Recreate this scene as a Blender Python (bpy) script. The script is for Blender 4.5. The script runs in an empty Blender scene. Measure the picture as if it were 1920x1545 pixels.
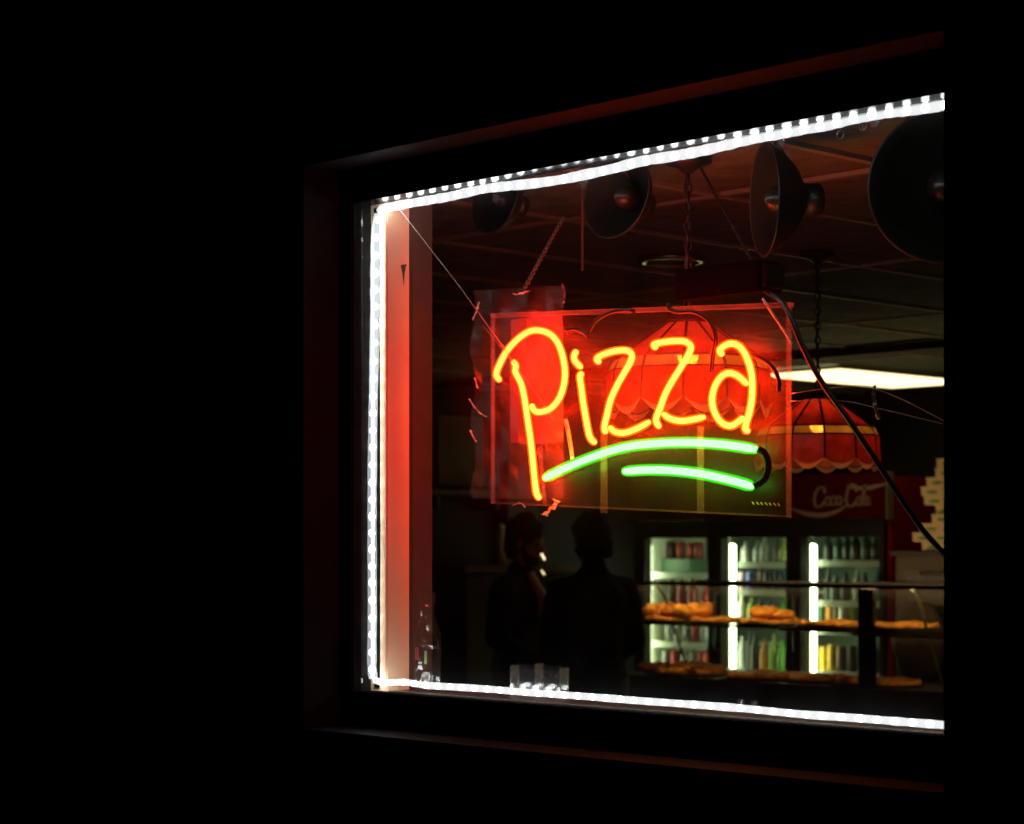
import bpy, bmesh, math, random
from mathutils import Vector, Matrix
random.seed(7)
R = math.radians
S = bpy.context.scene
COL = S.collection

# ------------------------------------------------------------------ camera, world, exposure
# shop front lies on the plane y = 0 (street side y < 0), x runs along the window, z is up
CAM = Vector((0.0, -3.54, 1.6))
YAW = R(43.9)                    # angle between the view and the window direction -x
FPX = 3900.0                     # focal length in pixels of a 1920 wide picture
HZ = 1028.0                      # row of the eye-level line
cd = bpy.data.cameras.new('camera'); cam = bpy.data.objects.new('camera', cd); COL.objects.link(cam)
cam.location = CAM
cam.rotation_euler = (R(90), 0, R(90) - YAW)
cd.sensor_width = 36; cd.lens = 36 * FPX / 1920
cd.shift_y = (HZ - 772.5) / 1920
cd.clip_start = 0.05; cd.clip_end = 200
cd.dof.use_dof = True; cd.dof.focus_distance = 4.95; cd.dof.aperture_fstop = 4.6
S.camera = cam
W = bpy.data.worlds.new('World'); S.world = W; W.use_nodes = True
wn = W.node_tree.nodes; bg = wn['Background']
sky = wn.new('ShaderNodeTexSky'); sky.sky_type = 'NISHITA'; sky.sun_disc = False
sky.sun_elevation = R(-6); sky.sun_rotation = R(200)
W.node_tree.links.new(sky.outputs[0], bg.inputs[0]); bg.inputs[1].default_value = 0.006     # deep night
S.view_settings.view_transform = 'Standard'; S.view_settings.look = 'None'
S.view_settings.exposure = 0; S.view_settings.gamma = 1
S.cycles.use_denoising = True
S.cycles.max_bounces = 6; S.cycles.transparent_max_bounces = 40
S.cycles.diffuse_bounces = 3; S.cycles.glossy_bounces = 2; S.cycles.transmission_bounces = 6
S.cycles.caustics_reflective = False; S.cycles.caustics_refractive = False
S.cycles.sample_clamp_indirect = 3.0

FW = Vector((-math.cos(YAW), math.sin(YAW), 0)); RT = Vector((math.sin(YAW), math.cos(YAW), 0))
def at_depth(px, py, d):
    return CAM + FW * d + RT * ((px - 960) / FPX * d) + Vector((0, 0, (HZ - py) / FPX * d))
def at_y(px, py, Y):
    k = (px - 960) / FPX
    return at_depth(px, py, (Y - CAM.y) / (FW.y + RT.y * k))
def at_x(px, py, X):
    k = (px - 960) / FPX
    return at_depth(px, py, (X - CAM.x) / (FW.x + RT.x * k))
def at_z(px, py, z):
    return at_depth(px, py, (z - CAM.z) * FPX / (HZ - py))

# ------------------------------------------------------------------ materials
MATS = {}
def mat(name, col=(.5, .5, .5), rough=.6, metal=0.0, vary=.15, scale=8.0, bump=0.0, bscale=60.0, spec=.5):
    if name in MATS: return MATS[name]
    m = bpy.data.materials.new(name); m.use_nodes = True; MATS[name] = m
    nt = m.node_tree; b = nt.nodes['Principled BSDF']
    b.inputs['Roughness'].default_value = rough; b.inputs['Metallic'].default_value = metal
    b.inputs['Specular IOR Level'].default_value = spec
    tc = nt.nodes.new('ShaderNodeTexCoord')
    n = nt.nodes.new('ShaderNodeTexNoise'); n.inputs['Scale'].default_value = scale; n.inputs['Detail'].default_value = 5
    nt.links.new(tc.outputs['Object'], n.inputs['Vector'])
    r = nt.nodes.new('ShaderNodeValToRGB')
    r.color_ramp.elements[0].position = .3; r.color_ramp.elements[1].position = .7
    r.color_ramp.elements[0].color = [max(0, c * (1 - vary)) for c in col] + [1]
    r.color_ramp.elements[1].color = [min(1, c * (1 + vary)) for c in col] + [1]
    nt.links.new(n.outputs['Fac'], r.inputs['Fac']); nt.links.new(r.outputs['Color'], b.inputs['Base Color'])
    if bump > 0:
        n2 = nt.nodes.new('ShaderNodeTexNoise'); n2.inputs['Scale'].default_value = bscale; n2.inputs['Detail'].default_value = 4
        nt.links.new(tc.outputs['Object'], n2.inputs['Vector'])
        bp = nt.nodes.new('ShaderNodeBump'); bp.inputs['Strength'].default_value = bump; bp.inputs['Distance'].default_value = .01
        nt.links.new(n2.outputs['Fac'], bp.inputs['Height']); nt.links.new(bp.outputs['Normal'], b.inputs['Normal'])
    return m
def emit(name, col, strength=1.0):
    if name in MATS: return MATS[name]
    m = bpy.data.materials.new(name); m.use_nodes = True; MATS[name] = m
    nt = m.node_tree; nt.nodes.remove(nt.nodes['Principled BSDF'])
    e = nt.nodes.new('ShaderNodeEmission'); e.inputs[0].default_value = (*col, 1); e.inputs[1].default_value = strength
    nt.links.new(e.outputs[0], nt.nodes['Material Output'].inputs[0])
    return m
def glow_glass(name, col, strength, clear=1.0):
    """clear glass jacket filled with faintly glowing gas"""
    m = bpy.data.materials.new(name); m.use_nodes = True; MATS[name] = m
    nt = m.node_tree; nt.nodes.remove(nt.nodes['Principled BSDF'])
    e = nt.nodes.new('ShaderNodeEmission'); e.inputs[0].default_value = (*col, 1); e.inputs[1].default_value = strength
    t = nt.nodes.new('ShaderNodeBsdfTransparent'); t.inputs[0].default_value = (clear, clear, clear, 1)
    a = nt.nodes.new('ShaderNodeAddShader')
    nt.links.new(e.outputs[0], a.inputs[0]); nt.links.new(t.outputs[0], a.inputs[1])
    nt.links.new(a.outputs[0], nt.nodes['Material Output'].inputs[0])
    return m
def clear(name, haze=.05, hazecol=(.8, .8, .8), gloss=.05, rough=.02, tint=(1, 1, 1), trans=.5, smear=0.0, smear_scale=6):
    """thin clear sheet: transparent, a little dusty scatter, a little mirror"""
    m = bpy.data.materials.new(name); m.use_nodes = True; MATS[name] = m
    nt = m.node_tree; nt.nodes.remove(nt.nodes['Principled BSDF']); L = nt.links
    t = nt.nodes.new('ShaderNodeBsdfTransparent'); t.inputs[0].default_value = (*tint, 1)
    d = nt.nodes.new('ShaderNodeBsdfDiffuse'); d.inputs[0].default_value = (*hazecol, 1)
    tr = nt.nodes.new('ShaderNodeBsdfTranslucent'); tr.inputs[0].default_value = (*hazecol, 1)
    dm = nt.nodes.new('ShaderNodeMixShader'); dm.inputs[0].default_value = trans
    L.new(d.outputs[0], dm.inputs[1]); L.new(tr.outputs[0], dm.inputs[2])
    m1 = nt.nodes.new('ShaderNodeMixShader'); m1.inputs[0].default_value = haze
    if smear > 0:
        tc = nt.nodes.new('ShaderNodeTexCoord'); n = nt.nodes.new('ShaderNodeTexNoise')
        n.inputs['Scale'].default_value = smear_scale; n.inputs['Detail'].default_value = 6
        L.new(tc.outputs['Object'], n.inputs['Vector'])
        mr = nt.nodes.new('ShaderNodeMapRange'); mr.inputs[1].default_value = .3; mr.inputs[2].default_value = .75
        mr.inputs[3].default_value = haze * (1 - smear); mr.inputs[4].default_value = haze * (1 + smear)
        L.new(n.outputs['Fac'], mr.inputs[0]); L.new(mr.outputs[0], m1.inputs[0])
    L.new(t.outputs[0], m1.inputs[1]); L.new(dm.outputs[0], m1.inputs[2])
    g = nt.nodes.new('ShaderNodeBsdfGlossy'); g.inputs['Roughness'].default_value = rough
    m2 = nt.nodes.new('ShaderNodeMixShader'); m2.inputs[0].default_value = gloss
    L.new(m1.outputs[0], m2.inputs[1]); L.new(g.outputs[0], m2.inputs[2])
    L.new(m2.outputs[0], nt.nodes['Material Output'].inputs[0])
    return m
def stained(name, col, tl=.75, thru=0.0):
    m = bpy.data.materials.new(name); m.use_nodes = True; MATS[name] = m
    nt = m.node_tree; nt.nodes.remove(nt.nodes['Principled BSDF']); L = nt.links
    tc = nt.nodes.new('ShaderNodeTexCoord'); n = nt.nodes.new('ShaderNodeTexNoise'); n.inputs['Scale'].default_value = 22
    n.inputs['Detail'].default_value = 4; L.new(tc.outputs['Object'], n.inputs['Vector'])
    r = nt.nodes.new('ShaderNodeValToRGB')
    r.color_ramp.elements[0].position = .3; r.color_ramp.elements[1].position = .72
    r.color_ramp.elements[0].color = [c * .7 for c in col] + [1]; r.color_ramp.elements[1].color = [min(1, c * 1.2) for c in col] + [1]
    L.new(n.outputs['Fac'], r.inputs[0])
    d = nt.nodes.new('ShaderNodeBsdfDiffuse'); t = nt.nodes.new('ShaderNodeBsdfTranslucent')
    L.new(r.outputs[0], d.inputs[0]); L.new(r.outputs[0], t.inputs[0])
    mx = nt.nodes.new('ShaderNodeMixShader'); mx.inputs[0].default_value = tl
    L.new(d.outputs[0], mx.inputs[1]); L.new(t.outputs[0], mx.inputs[2])
    g = nt.nodes.new('ShaderNodeBsdfGlossy'); g.inputs['Roughness'].default_value = .15
    m2 = nt.nodes.new('ShaderNodeMixShader'); m2.inputs[0].default_value = .05
    L.new(mx.outputs[0], m2.inputs[1]); L.new(g.outputs[0], m2.inputs[2])
    out = m2
    if thru > 0:
        tp = nt.nodes.new('ShaderNodeBsdfTransparent'); L.new(r.outputs[0], tp.inputs[0])
        m3 = nt.nodes.new('ShaderNodeMixShader'); m3.inputs[0].default_value = thru
        L.new(m2.outputs[0], m3.inputs[1]); L.new(tp.outputs[0], m3.inputs[2]); out = m3
    L.new(out.outputs[0], nt.nodes['Material Output'].inputs[0])
    return m

M = dict(
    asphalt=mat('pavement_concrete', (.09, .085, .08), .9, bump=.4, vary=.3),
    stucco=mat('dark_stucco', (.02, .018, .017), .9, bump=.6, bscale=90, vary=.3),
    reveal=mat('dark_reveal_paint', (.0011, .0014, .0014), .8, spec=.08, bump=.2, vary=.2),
    wood_trim=mat('brown_trim_paint', (.0020, .0028, .0025), .6, spec=.1, vary=.25, bump=.1),
    black_frame=mat('black_anodised_metal', (.004, .004, .004), .8, spec=.0, vary=.2),
    head_frame=mat('black_head_metal', (.004, .004, .004), .2, spec=.007, vary=.2),
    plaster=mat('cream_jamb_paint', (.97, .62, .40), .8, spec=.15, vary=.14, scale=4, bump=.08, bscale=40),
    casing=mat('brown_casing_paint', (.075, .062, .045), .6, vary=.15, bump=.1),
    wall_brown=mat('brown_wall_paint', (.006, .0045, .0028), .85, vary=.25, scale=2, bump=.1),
    floor=mat('dark_floor_tile', (.08, .06, .05), .4, vary=.3),
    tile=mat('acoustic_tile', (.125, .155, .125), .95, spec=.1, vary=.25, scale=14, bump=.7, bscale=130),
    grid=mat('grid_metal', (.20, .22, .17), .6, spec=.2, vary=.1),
    beam=mat('black_beam', (.012, .01, .008), .7),
    black=mat('black_enamel', (.012, .011, .01), .4),
    black_matte=mat('black_matte', (.01, .009, .009), .85),
    rubber=mat('black_cable_rubber', (.012, .01, .01), .38),
    red=mat('cooler_red', (.16, .003, .003), .5, spec=.15, vary=.12, scale=3),
    red_dark=mat('header_red', (.045, .0012, .0012), .7, spec=.05, vary=.15, scale=3),
    logo=mat('logo_white', (.20, .13, .10), .6),
    cooler_in=mat('cooler_liner', (.78, .84, .68), .5, vary=.08),
    cooler_back=mat('cooler_back', (.07, .10, .07), .6),
    shelf=mat('cooler_shelf', (.62, .68, .56), .45),
    steel=mat('brushed_steel', (.42, .36, .30), .3, metal=.9, vary=.12),
    dull_metal=mat('dull_lamp_metal', (.016, .013, .009), .5, metal=.3, vary=.25, scale=14),
    lamp_in=mat('lamp_inner', (.009, .010, .007), .7, spec=.08, metal=0.0, vary=.3, scale=9),
    bronze=mat('dark_bronze', (.03, .022, .016), .45, metal=.5),
    chain=mat('dark_chain', (.008, .007, .006), .5, metal=.2),
    lead=mat('lead_came', (.02, .016, .014), .5, metal=.3),
    paper=mat('kraft_paper', (.15, .06, .04), .85, vary=.06, bump=.15, bscale=12),
    tape=mat('crumpled_tape', (.75, .68, .6), .35, vary=.2, scale=40, bump=.6, bscale=60),
    cardboard=mat('cream_cardboard', (.72, .58, .36), .85, vary=.08),
    green_ink=mat('green_ink', (.16, .30, .17), .8),
    board=mat('beige_board', (.10, .08, .042), .8, vary=.25, scale=4),
    pale=mat('pale_plastic', (.5, .4, .28), .5),
    crust=mat('baked_crust', (.80, .31, .04), .75, spec=.2, vary=.45, scale=26, bump=.6, bscale=60),
    sauce=mat('tomato_sauce', (.50, .035, .012), .5, spec=.25, vary=.4, scale=40, bump=.6, bscale=80),
    cheese=mat('melted_cheese', (.80, .33, .045), .6, spec=.25, vary=.5, scale=30, bump=.6, bscale=50),
    tray=mat('dark_pan', (.04, .035, .03), .45, metal=.7),
    counter=mat('dark_counter', (.05, .032, .022), .5, vary=.3),
    hair=mat('black_hair', (.005, .004, .0035), .7, spec=.12, vary=.4, scale=60, bump=.6, bscale=120),
    skin=mat('skin', (.30, .15, .09), .6, vary=.1),
    jacket=mat('black_jacket', (.005, .0045, .0048), .8, spec=.1, bump=.5, bscale=30, vary=.4),
    coat=mat('charcoal_coat', (.0042, .004, .005), .85, spec=.08, bump=.4, bscale=40, vary=.3),
    shirt=mat('cream_scarf', (.6, .42, .32), .9, bump=.4),
    trouser=mat('dark_trousers', (.015, .015, .02), .85, bump=.3),
    shoe=mat('black_shoe', (.012, .012, .012), .5),
    eye=mat('eye_dark', (.03, .02, .015), .2),
    print=mat('faint_print', (.6, .5, .45), .7),
)
M['pane'] = clear('window_glass', haze=.004, gloss=.03, smear=.8)
M['acrylic'] = clear('dusty_acrylic', haze=.017, hazecol=(.9, .70, .68), gloss=.010, rough=.42, trans=.5, smear=.55, smear_scale=7)
M['sleeve'] = clear('crinkled_clear_film', haze=.035, hazecol=(.8, .66, .6), gloss=.012, rough=.3, trans=.5, smear=.9, smear_scale=18)
M['cooler_glass'] = clear('cooler_glass', haze=.01, gloss=.04, tint=(.93, .97, .93))
M['case_glass'] = clear('case_glass', haze=.008, gloss=.03, tint=(.95, .93, .9))
M['clear_plastic'] = clear('clear_plastic', haze=.012, hazecol=(.7, .7, .75), gloss=.03, rough=.06, trans=.4)
M['faint_plastic'] = clear('faint_plastic', haze=.012, hazecol=(.7, .6, .5), gloss=.05, rough=.12)
M['line'] = clear('clear_line', haze=.75, hazecol=(.8, .6, .5), gloss=.2, rough=.2)
M['edge'] = clear('frosted_edge', haze=.10, hazecol=(.9, .6, .5), gloss=.05, rough=.3, trans=.6, smear=.4, smear_scale=10)
M['strip'] = clear('dull_clear_strip', haze=.07, hazecol=(.8, .7, .5), gloss=.03, rough=.3)
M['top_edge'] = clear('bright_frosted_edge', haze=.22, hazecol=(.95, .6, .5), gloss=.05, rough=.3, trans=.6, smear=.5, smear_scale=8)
M['neon_core'] = emit('neon_core', (92, 1.45, .18)); M['neon_jacket'] = glow_glass('neon_jacket', (3.0, .16, .0), 1)
M['green_core'] = emit('green_core', (.80, 12.0, .85)); M['green_jacket'] = glow_glass('green_jacket', (.0, .40, .003), 1)
M['rope'] = glow_glass('rope_jacket_glow', (.94, .99, 1.0), .50, .9)
M['rope_side'] = glow_glass('rope_side_glow', (.84, .95, 1.0), .47, .9)
M['diode'] = emit('diode', (.95, 1.0, 1.0), 24.0)
M['troffer'] = emit('troffer_lens', (1.0, .76, .38), 2.6)
M['tube'] = emit('cooler_tube', (.86, 1.0, .62), 12.0)
M['bulb'] = emit('warm_bulb', (1.0, .50, .18), 28.0)
M['heat'] = emit('warm_case_light', (1.0, .66, .28), 42.0)
M['spot'] = emit('glint_emission', (1.0, .8, .45), 2.0)
M['glass_red'] = stained('red_glass', (.70, .16, .105)); M['glass_amber'] = stained('amber_glass', (.97, .66, .28), .8, .38)
M['glass_peach'] = stained('peach_glass', (.97, .62, .46), .85)

for k in ('neon_jacket', 'green_jacket', 'spot', 'rope', 'rope_side'): M[k].cycles.emission_sampling = 'NONE'
# ------------------------------------------------------------------ helpers
def link(o, parent=None):
    COL.objects.link(o)
    if parent is not None: o.parent = parent
    return o
def obj(name, bm, m, parent=None, smooth=False, loc=None):
    me = bpy.data.meshes.new(name); bm.normal_update(); bm.to_mesh(me); bm.free()
    if smooth:
        for p in me.polygons: p.use_smooth = True
    me.materials.append(m)
    o = bpy.data.objects.new(name, me); link(o, parent)
    if loc is not None: o.location = loc
    return o
def tag(o, label, cat, group=None):
    o['label'] = label; o['category'] = cat
    if group: o['group'] = group
    return o
def struct(o): o['kind'] = 'structure'; return o
def thing(name, label, cat, loc=(0, 0, 0), rz=0, group=None):
    o = bpy.data.objects.new(name, None); o.empty_display_size = .1; COL.objects.link(o)
    o.location = loc; o.rotation_euler = (0, 0, rz)
    return tag(o, label, cat, group)
def box(bm, x0, x1, y0, y1, z0, z1):
    v = [bm.verts.new(p) for p in ((x0, y0, z0), (x1, y0, z0), (x1, y1, z0), (x0, y1, z0), (x0, y0, z1), (x1, y0, z1), (x1, y1, z1), (x0, y1, z1))]
    for f in ((3, 2, 1, 0), (4, 5, 6, 7), (0, 1, 5, 4), (1, 2, 6, 5), (2, 3, 7, 6), (3, 0, 4, 7)): bm.faces.new([v[i] for i in f])
    return v
def boxb(*a, bev=0.0):
    bm = bmesh.new(); box(bm, *a)
    if bev > 0: bmesh.ops.bevel(bm, geom=bm.edges[:], offset=bev, segments=2, affect='EDGES')
    return bm
def catmull(P, n=6):
    P = [Vector(p) for p in P]
    if len(P) < 3: return P
    Q = [P[0] * 2 - P[1]] + P + [P[-1] * 2 - P[-2]]; out = []
    for i in range(1, len(Q) - 2):
        a, b, c, d = Q[i - 1:i + 3]
        for k in range(n):
            t = k / n
            out.append(.5 * ((2 * b) + (c - a) * t + (2 * a - 5 * b + 4 * c - d) * t * t + (3 * b - a - 3 * c + d) * t ** 3))
    out.append(P[-1]); return out
def tube(bm, pts, r, seg=8, cap=True, radii=None):
    pts = [Vector(p) for p in pts]; rings = []
    ref = None
    for i, p in enumerate(pts):
        t = (pts[min(i + 1, len(pts) - 1)] - pts[max(i - 1, 0)])
        if t.length < 1e-9: t = Vector((0, 0, 1))
        t.normalize()
        if ref is None:
            ref = Vector((0, 1, 0)) if abs(t.y) < .9 else Vector((1, 0, 0))
        u = (ref - t * ref.dot(t))
        u.normalize(); ref = u; w = t.cross(u)
        rr = radii[i] if radii else r
        rings.append([bm.verts.new(p + (u * math.cos(2 * math.pi * k / seg) + w * math.sin(2 * math.pi * k / seg)) * rr) for k in range(seg)])
    for a, b in zip(rings, rings[1:]):
        for k in range(seg): bm.faces.new((a[k], a[(k + 1) % seg], b[(k + 1) % seg], b[k]))
    if cap:
        bm.faces.new(rings[0][::-1]); bm.faces.new(rings[-1])
def lathe(bm, prof, seg=24, axis_pts=None, closed=False):
    """profile [(r,z)] turned about z"""
    rings = []
    for r, z in prof:
        if r < 1e-5: rings.append([bm.verts.new((0, 0, z))])
        else: rings.append([bm.verts.new((r * math.cos(2 * math.pi * k / seg), r * math.sin(2 * math.pi * k / seg), z)) for k in range(seg)])
    for a, b in zip(rings, rings[1:]):
        for k in range(seg):
            k2 = (k + 1) % seg
            if len(a) == 1 and len(b) == 1: continue
            if len(a) == 1: bm.faces.new((a[0], b[k2], b[k]))
            elif len(b) == 1: bm.faces.new((a[k], a[k2], b[0]))
            else: bm.faces.new((a[k], a[k2], b[k2], b[k]))
def prism(bm, pts, d):
    """closed outline pts extruded by the vector d"""
    d = Vector(d); a = [bm.verts.new(p) for p in pts]; b = [bm.verts.new(Vector(p) + d) for p in pts]
    n = len(a)
    bm.faces.new(a[::-1]); bm.faces.new(b)
    for k in range(n): bm.faces.new((a[k], a[(k + 1) % n], b[(k + 1) % n], b[k]))
def ellipsoid(bm, c, r, rot=None, u=12, v=8):
    m = Matrix.Translation(c)
    if rot is not None: m = m @ rot
    m = m @ Matrix.Diagonal((*r, 1))
    bmesh.ops.create_uvsphere(bm, u_segments=u, v_segments=v, radius=1, matrix=m)
def torus_bm(Rr, r, seg=12, sub=6, sx=1.0):
    bm = bmesh.new(); rings = []
    for i in range(seg):
        a = 2 * math.pi * i / seg
        rings.append([bm.verts.new(((Rr + r * math.cos(2 * math.pi * j / sub)) * math.cos(a) * sx, r * math.sin(2 * math.pi * j / sub), (Rr + r * math.cos(2 * math.pi * j / sub)) * math.sin(a))) for j in range(sub)])
    for i in range(seg):
        for j in range(sub): bm.faces.new((rings[i][j], rings[(i + 1) % seg][j], rings[(i + 1) % seg][(j + 1) % sub], rings[i][(j + 1) % sub]))
    return bm
def share(src, name, parent, loc=(0, 0, 0), rot=(0, 0, 0)):
    o = bpy.data.objects.new(name, src.data); link(o, parent); o.location = loc; o.rotation_euler = rot
    return o

# ------------------------------------------------------------------ setting
OPEN_L, OPEN_R, OPEN_B, OPEN_T = -4.305, -2.314, 1.118, 2.605     # the opening in the shop front
OUT, INN = -.157, .125                                             # street face and room face of that wall
CEIL = 2.6
XL, XR, YB = -9.6, .6, 7.4                                         # room
bm = bmesh.new(); box(bm, -40, 40, -40, OUT + .02, -.3, 0.0); struct(obj('pavement', bm, M['asphalt']))
bm = bmesh.new(); box(bm, XL, XR, OUT + .03, YB, -.3, .0); struct(obj('floor', bm, M['floor']))

sw = thing('storefront_wall', 'dark rendered outside wall framing the lit shop window', 'wall', (OPEN_L, OUT, 0))
def local(bm, o): bmesh.ops.translate(bm, verts=bm.verts, vec=-Vector(o.location)); return bm
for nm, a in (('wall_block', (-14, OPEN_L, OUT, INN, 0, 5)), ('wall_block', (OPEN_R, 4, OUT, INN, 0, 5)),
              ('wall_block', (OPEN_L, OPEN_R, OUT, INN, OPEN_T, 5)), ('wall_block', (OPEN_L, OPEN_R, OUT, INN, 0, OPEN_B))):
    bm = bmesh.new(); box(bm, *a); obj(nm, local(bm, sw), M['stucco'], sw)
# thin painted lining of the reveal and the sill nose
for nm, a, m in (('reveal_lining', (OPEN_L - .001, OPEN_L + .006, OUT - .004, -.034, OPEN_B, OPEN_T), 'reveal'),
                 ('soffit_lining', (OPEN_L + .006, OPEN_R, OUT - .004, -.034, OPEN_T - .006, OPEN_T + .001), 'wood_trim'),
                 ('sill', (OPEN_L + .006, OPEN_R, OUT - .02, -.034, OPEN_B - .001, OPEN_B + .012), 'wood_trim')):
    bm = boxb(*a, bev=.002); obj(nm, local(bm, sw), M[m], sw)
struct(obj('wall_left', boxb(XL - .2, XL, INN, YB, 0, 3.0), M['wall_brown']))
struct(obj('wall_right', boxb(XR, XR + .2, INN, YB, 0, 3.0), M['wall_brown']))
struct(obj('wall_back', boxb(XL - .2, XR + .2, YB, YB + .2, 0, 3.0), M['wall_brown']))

# suspended ceiling: tiles and bars, each its own piece
ceil = struct(obj('ceiling', boxb(XL, XR, INN, YB, CEIL + .12, CEIL + .2), M['black_matte']))
GX = [-3.234 - .61 * k for k in range(11, -7, -1)]; GX = [x for x in GX if XL < x < XR]
GY = [.976 + 1.48 * k for k in range(0, 5)]; GY = [y for y in GY if y < YB]
xs = [XL] + GX + [XR]; ys = [INN] + GY + [YB]
TROF = (-7.42, -6.92, 5.60, 6.70)
for i in range(len(xs) - 1):
    for j in range(len(ys) - 1):
        x0, x1, y0, y1 = xs[i], xs[i + 1], ys[j], ys[j + 1]
        if x1 - x0 < .05: continue
        dz = random.uniform(0, .004)
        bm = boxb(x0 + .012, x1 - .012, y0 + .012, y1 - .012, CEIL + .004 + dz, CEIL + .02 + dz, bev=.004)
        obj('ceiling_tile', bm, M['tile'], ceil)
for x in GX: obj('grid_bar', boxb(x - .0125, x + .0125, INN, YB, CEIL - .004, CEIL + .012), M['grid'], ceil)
for y in GY:
    for i in range(len(xs) - 1):
        if xs[i + 1] - xs[i] > .05:
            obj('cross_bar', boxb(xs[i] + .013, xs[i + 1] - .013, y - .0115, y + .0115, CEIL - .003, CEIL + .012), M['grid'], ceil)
bm = boxb(XL, XR, 4.80, 4.90, CEIL - .045, CEIL - .006, bev=.004)
tag(obj('ceiling_beam', bm, M['beam']), 'black metal beam crossing the ceiling before the lit panel', 'beam')

# lit troffer
tr = thing('ceiling_light', 'bright warm fluorescent ceiling panel behind the right hanging lamp', 'ceiling light', ((TROF[0] + TROF[1]) / 2, (TROF[2] + TROF[3]) / 2, CEIL))
w2, d2 = (TROF[1] - TROF[0]) / 2, (TROF[3] - TROF[2]) / 2
bm = bmesh.new()
prof = [(-w2, -.006), (-w2, -.02), (-w2 + .05, -.045), (w2 - .05, -.045), (w2, -.02), (w2, -.006)]
prism(bm, [(x, -d2, z) for x, z in prof], (0, 2 * d2, 0)); obj('lens', bm, M['troffer'], tr)
bm = bmesh.new()
for a in ((-w2 - .03, -w2 - .001, -d2 - .03, d2 + .03), (w2 + .001, w2 + .03, -d2 - .03, d2 + .03), (-w2, w2, -d2 - .03, -d2 - .001), (-w2, w2, d2 + .001, d2 + .03)):
    box(bm, a[0], a[1], a[2], a[3], -.022, -.005)
obj('frame', bm, M['grid'], tr)

# ------------------------------------------------------------------ window
win = thing('shop_window', 'large black framed shop window with a single clear pane', 'window', ((OPEN_L + OPEN_R) / 2, 0, OPEN_B))
FL, FR, FB, FT = -4.252, -2.36, 1.222, 2.512
for nm, a in (('frame_jamb', (OPEN_L + .002, FL, -.034, .034, OPEN_B + .002, OPEN_T - .002)), ('frame_jamb', (FR, OPEN_R - .002, -.034, .034, OPEN_B + .002, OPEN_T - .002)),
              ('frame_head', (FL, FR, -.034, .034, FT, OPEN_T - .002)), ('frame_sill', (FL, FR, -.034, .034, OPEN_B + .002, FB))):
    obj(nm, local(boxb(*a, bev=.004), win), M['head_frame' if nm == 'frame_head' else 'black_frame'], win)
obj('glass_pane', local(boxb(FL + .001, FR - .001, -.004, .002, FB + .001, FT - .001), win), M['pane'], win)
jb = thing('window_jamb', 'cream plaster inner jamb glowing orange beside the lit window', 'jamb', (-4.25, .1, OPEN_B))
obj('glow_mask', local(boxb(-4.251, -4.230, .0408, .0425, OPEN_B + .11, OPEN_T - .1), jb), M['black_frame'], jb)  # added black strip hiding the overlit plaster end behind the rope
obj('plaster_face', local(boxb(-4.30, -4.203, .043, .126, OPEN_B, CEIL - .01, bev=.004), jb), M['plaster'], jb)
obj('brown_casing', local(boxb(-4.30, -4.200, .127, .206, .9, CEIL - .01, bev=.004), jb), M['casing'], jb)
chip = bmesh.new(); prism(chip, [(-4.2025, .092, 2.355), (-4.2025, .112, 2.36), (-4.2025, .106, 2.335), (-4.2025, .103, 2.30), (-4.2025, .099, 2.33)], (.0006, 0, 0))
obj('paint_chip', local(chip, jb), M['board'], jb)
ss = thing('window_shelf', 'dark inner sill board under the window strip light', 'sill', (-3.3, .1, OPEN_B))
obj('board', local(boxb(OPEN_L + .11, OPEN_R - .005, .036, .30, OPEN_B + .07, OPEN_B + .105, bev=.004), ss), M['counter'], ss)

# rope of white diodes round the inside of the frame
rope = thing('led_rope_light', 'white rope of bright diodes running round three sides of the window', 'rope light', at_y(700, 1278, .03))
TOP = [(712, 397), (722, 391), (760, 383), (800, 376), (850, 367), (900, 355), (950, 349), (1000, 344), (1050, 337), (1090, 329), (1150, 316), (1200, 303), (1260, 293), (1300, 286), (1350, 275), (1400, 262), (1450, 253), (1500, 243), (1550, 235), (1600, 222), (1650, 213), (1700, 207), (1750, 200), (1790, 193)]
LEFT = [(700, 1272), (697, 1240), (698, 1150), (697, 1000), (698, 900), (699, 800), (701, 700), (703, 600), (703, 500), (706, 430), (711, 402)]
BOT = [(703, 1276), (725, 1280), (760, 1279), (800, 1285), (900, 1291), (1000, 1299), (1100, 1306), (1200, 1314), (1300, 1321), (1400, 1329), (1500, 1339), (1600, 1346), (1700, 1354), (1790, 1361)]
dsrc = None; cnt = 0
for nm, path, rad, step in (('top_run', TOP, .0118, .046), ('side_run', LEFT, .0122, .046), ('bottom_run', BOT, .0088, .046)):
    pts = catmull([at_y(px, py, .028 + random.uniform(-.002, .002)) for px, py in path], 6)
    base = Vector(rope.location); pts = [p - base for p in pts]
    bm = bmesh.new()
    # slightly uneven silicone jacket
    tube(bm, pts, rad, 10, True, [rad * random.uniform(.92, 1.08) for _ in pts])
    run = obj(nm, bm, M['rope_side' if nm == 'side_run' else 'rope'], rope, True)
    acc = step * .5
    for a, b in zip(pts, pts[1:]):
        L = (b - a).length
        while acc < L:
            p = a.lerp(b, acc / L); acc += step + random.uniform(-.003, .003)
            t = (b - a).normalized()
            if dsrc is None:
                bm = bmesh.new(); ellipsoid(bm, (0, 0, 0), (.0105, .0070, .0092), None, 12, 8)
                d = obj('diode', bm, M['diode'], run, True); dsrc = d
            else: d = share(dsrc, 'diode', run)
            ang = math.atan2(t.z, t.x)
            d.location = p; d.rotation_euler = (0, -ang, 0); d.scale = (random.uniform(.8, 1.2), 1, rad / .0125 * random.uniform(1.0, 1.1))
            cnt += 1
        acc -= L
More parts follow.
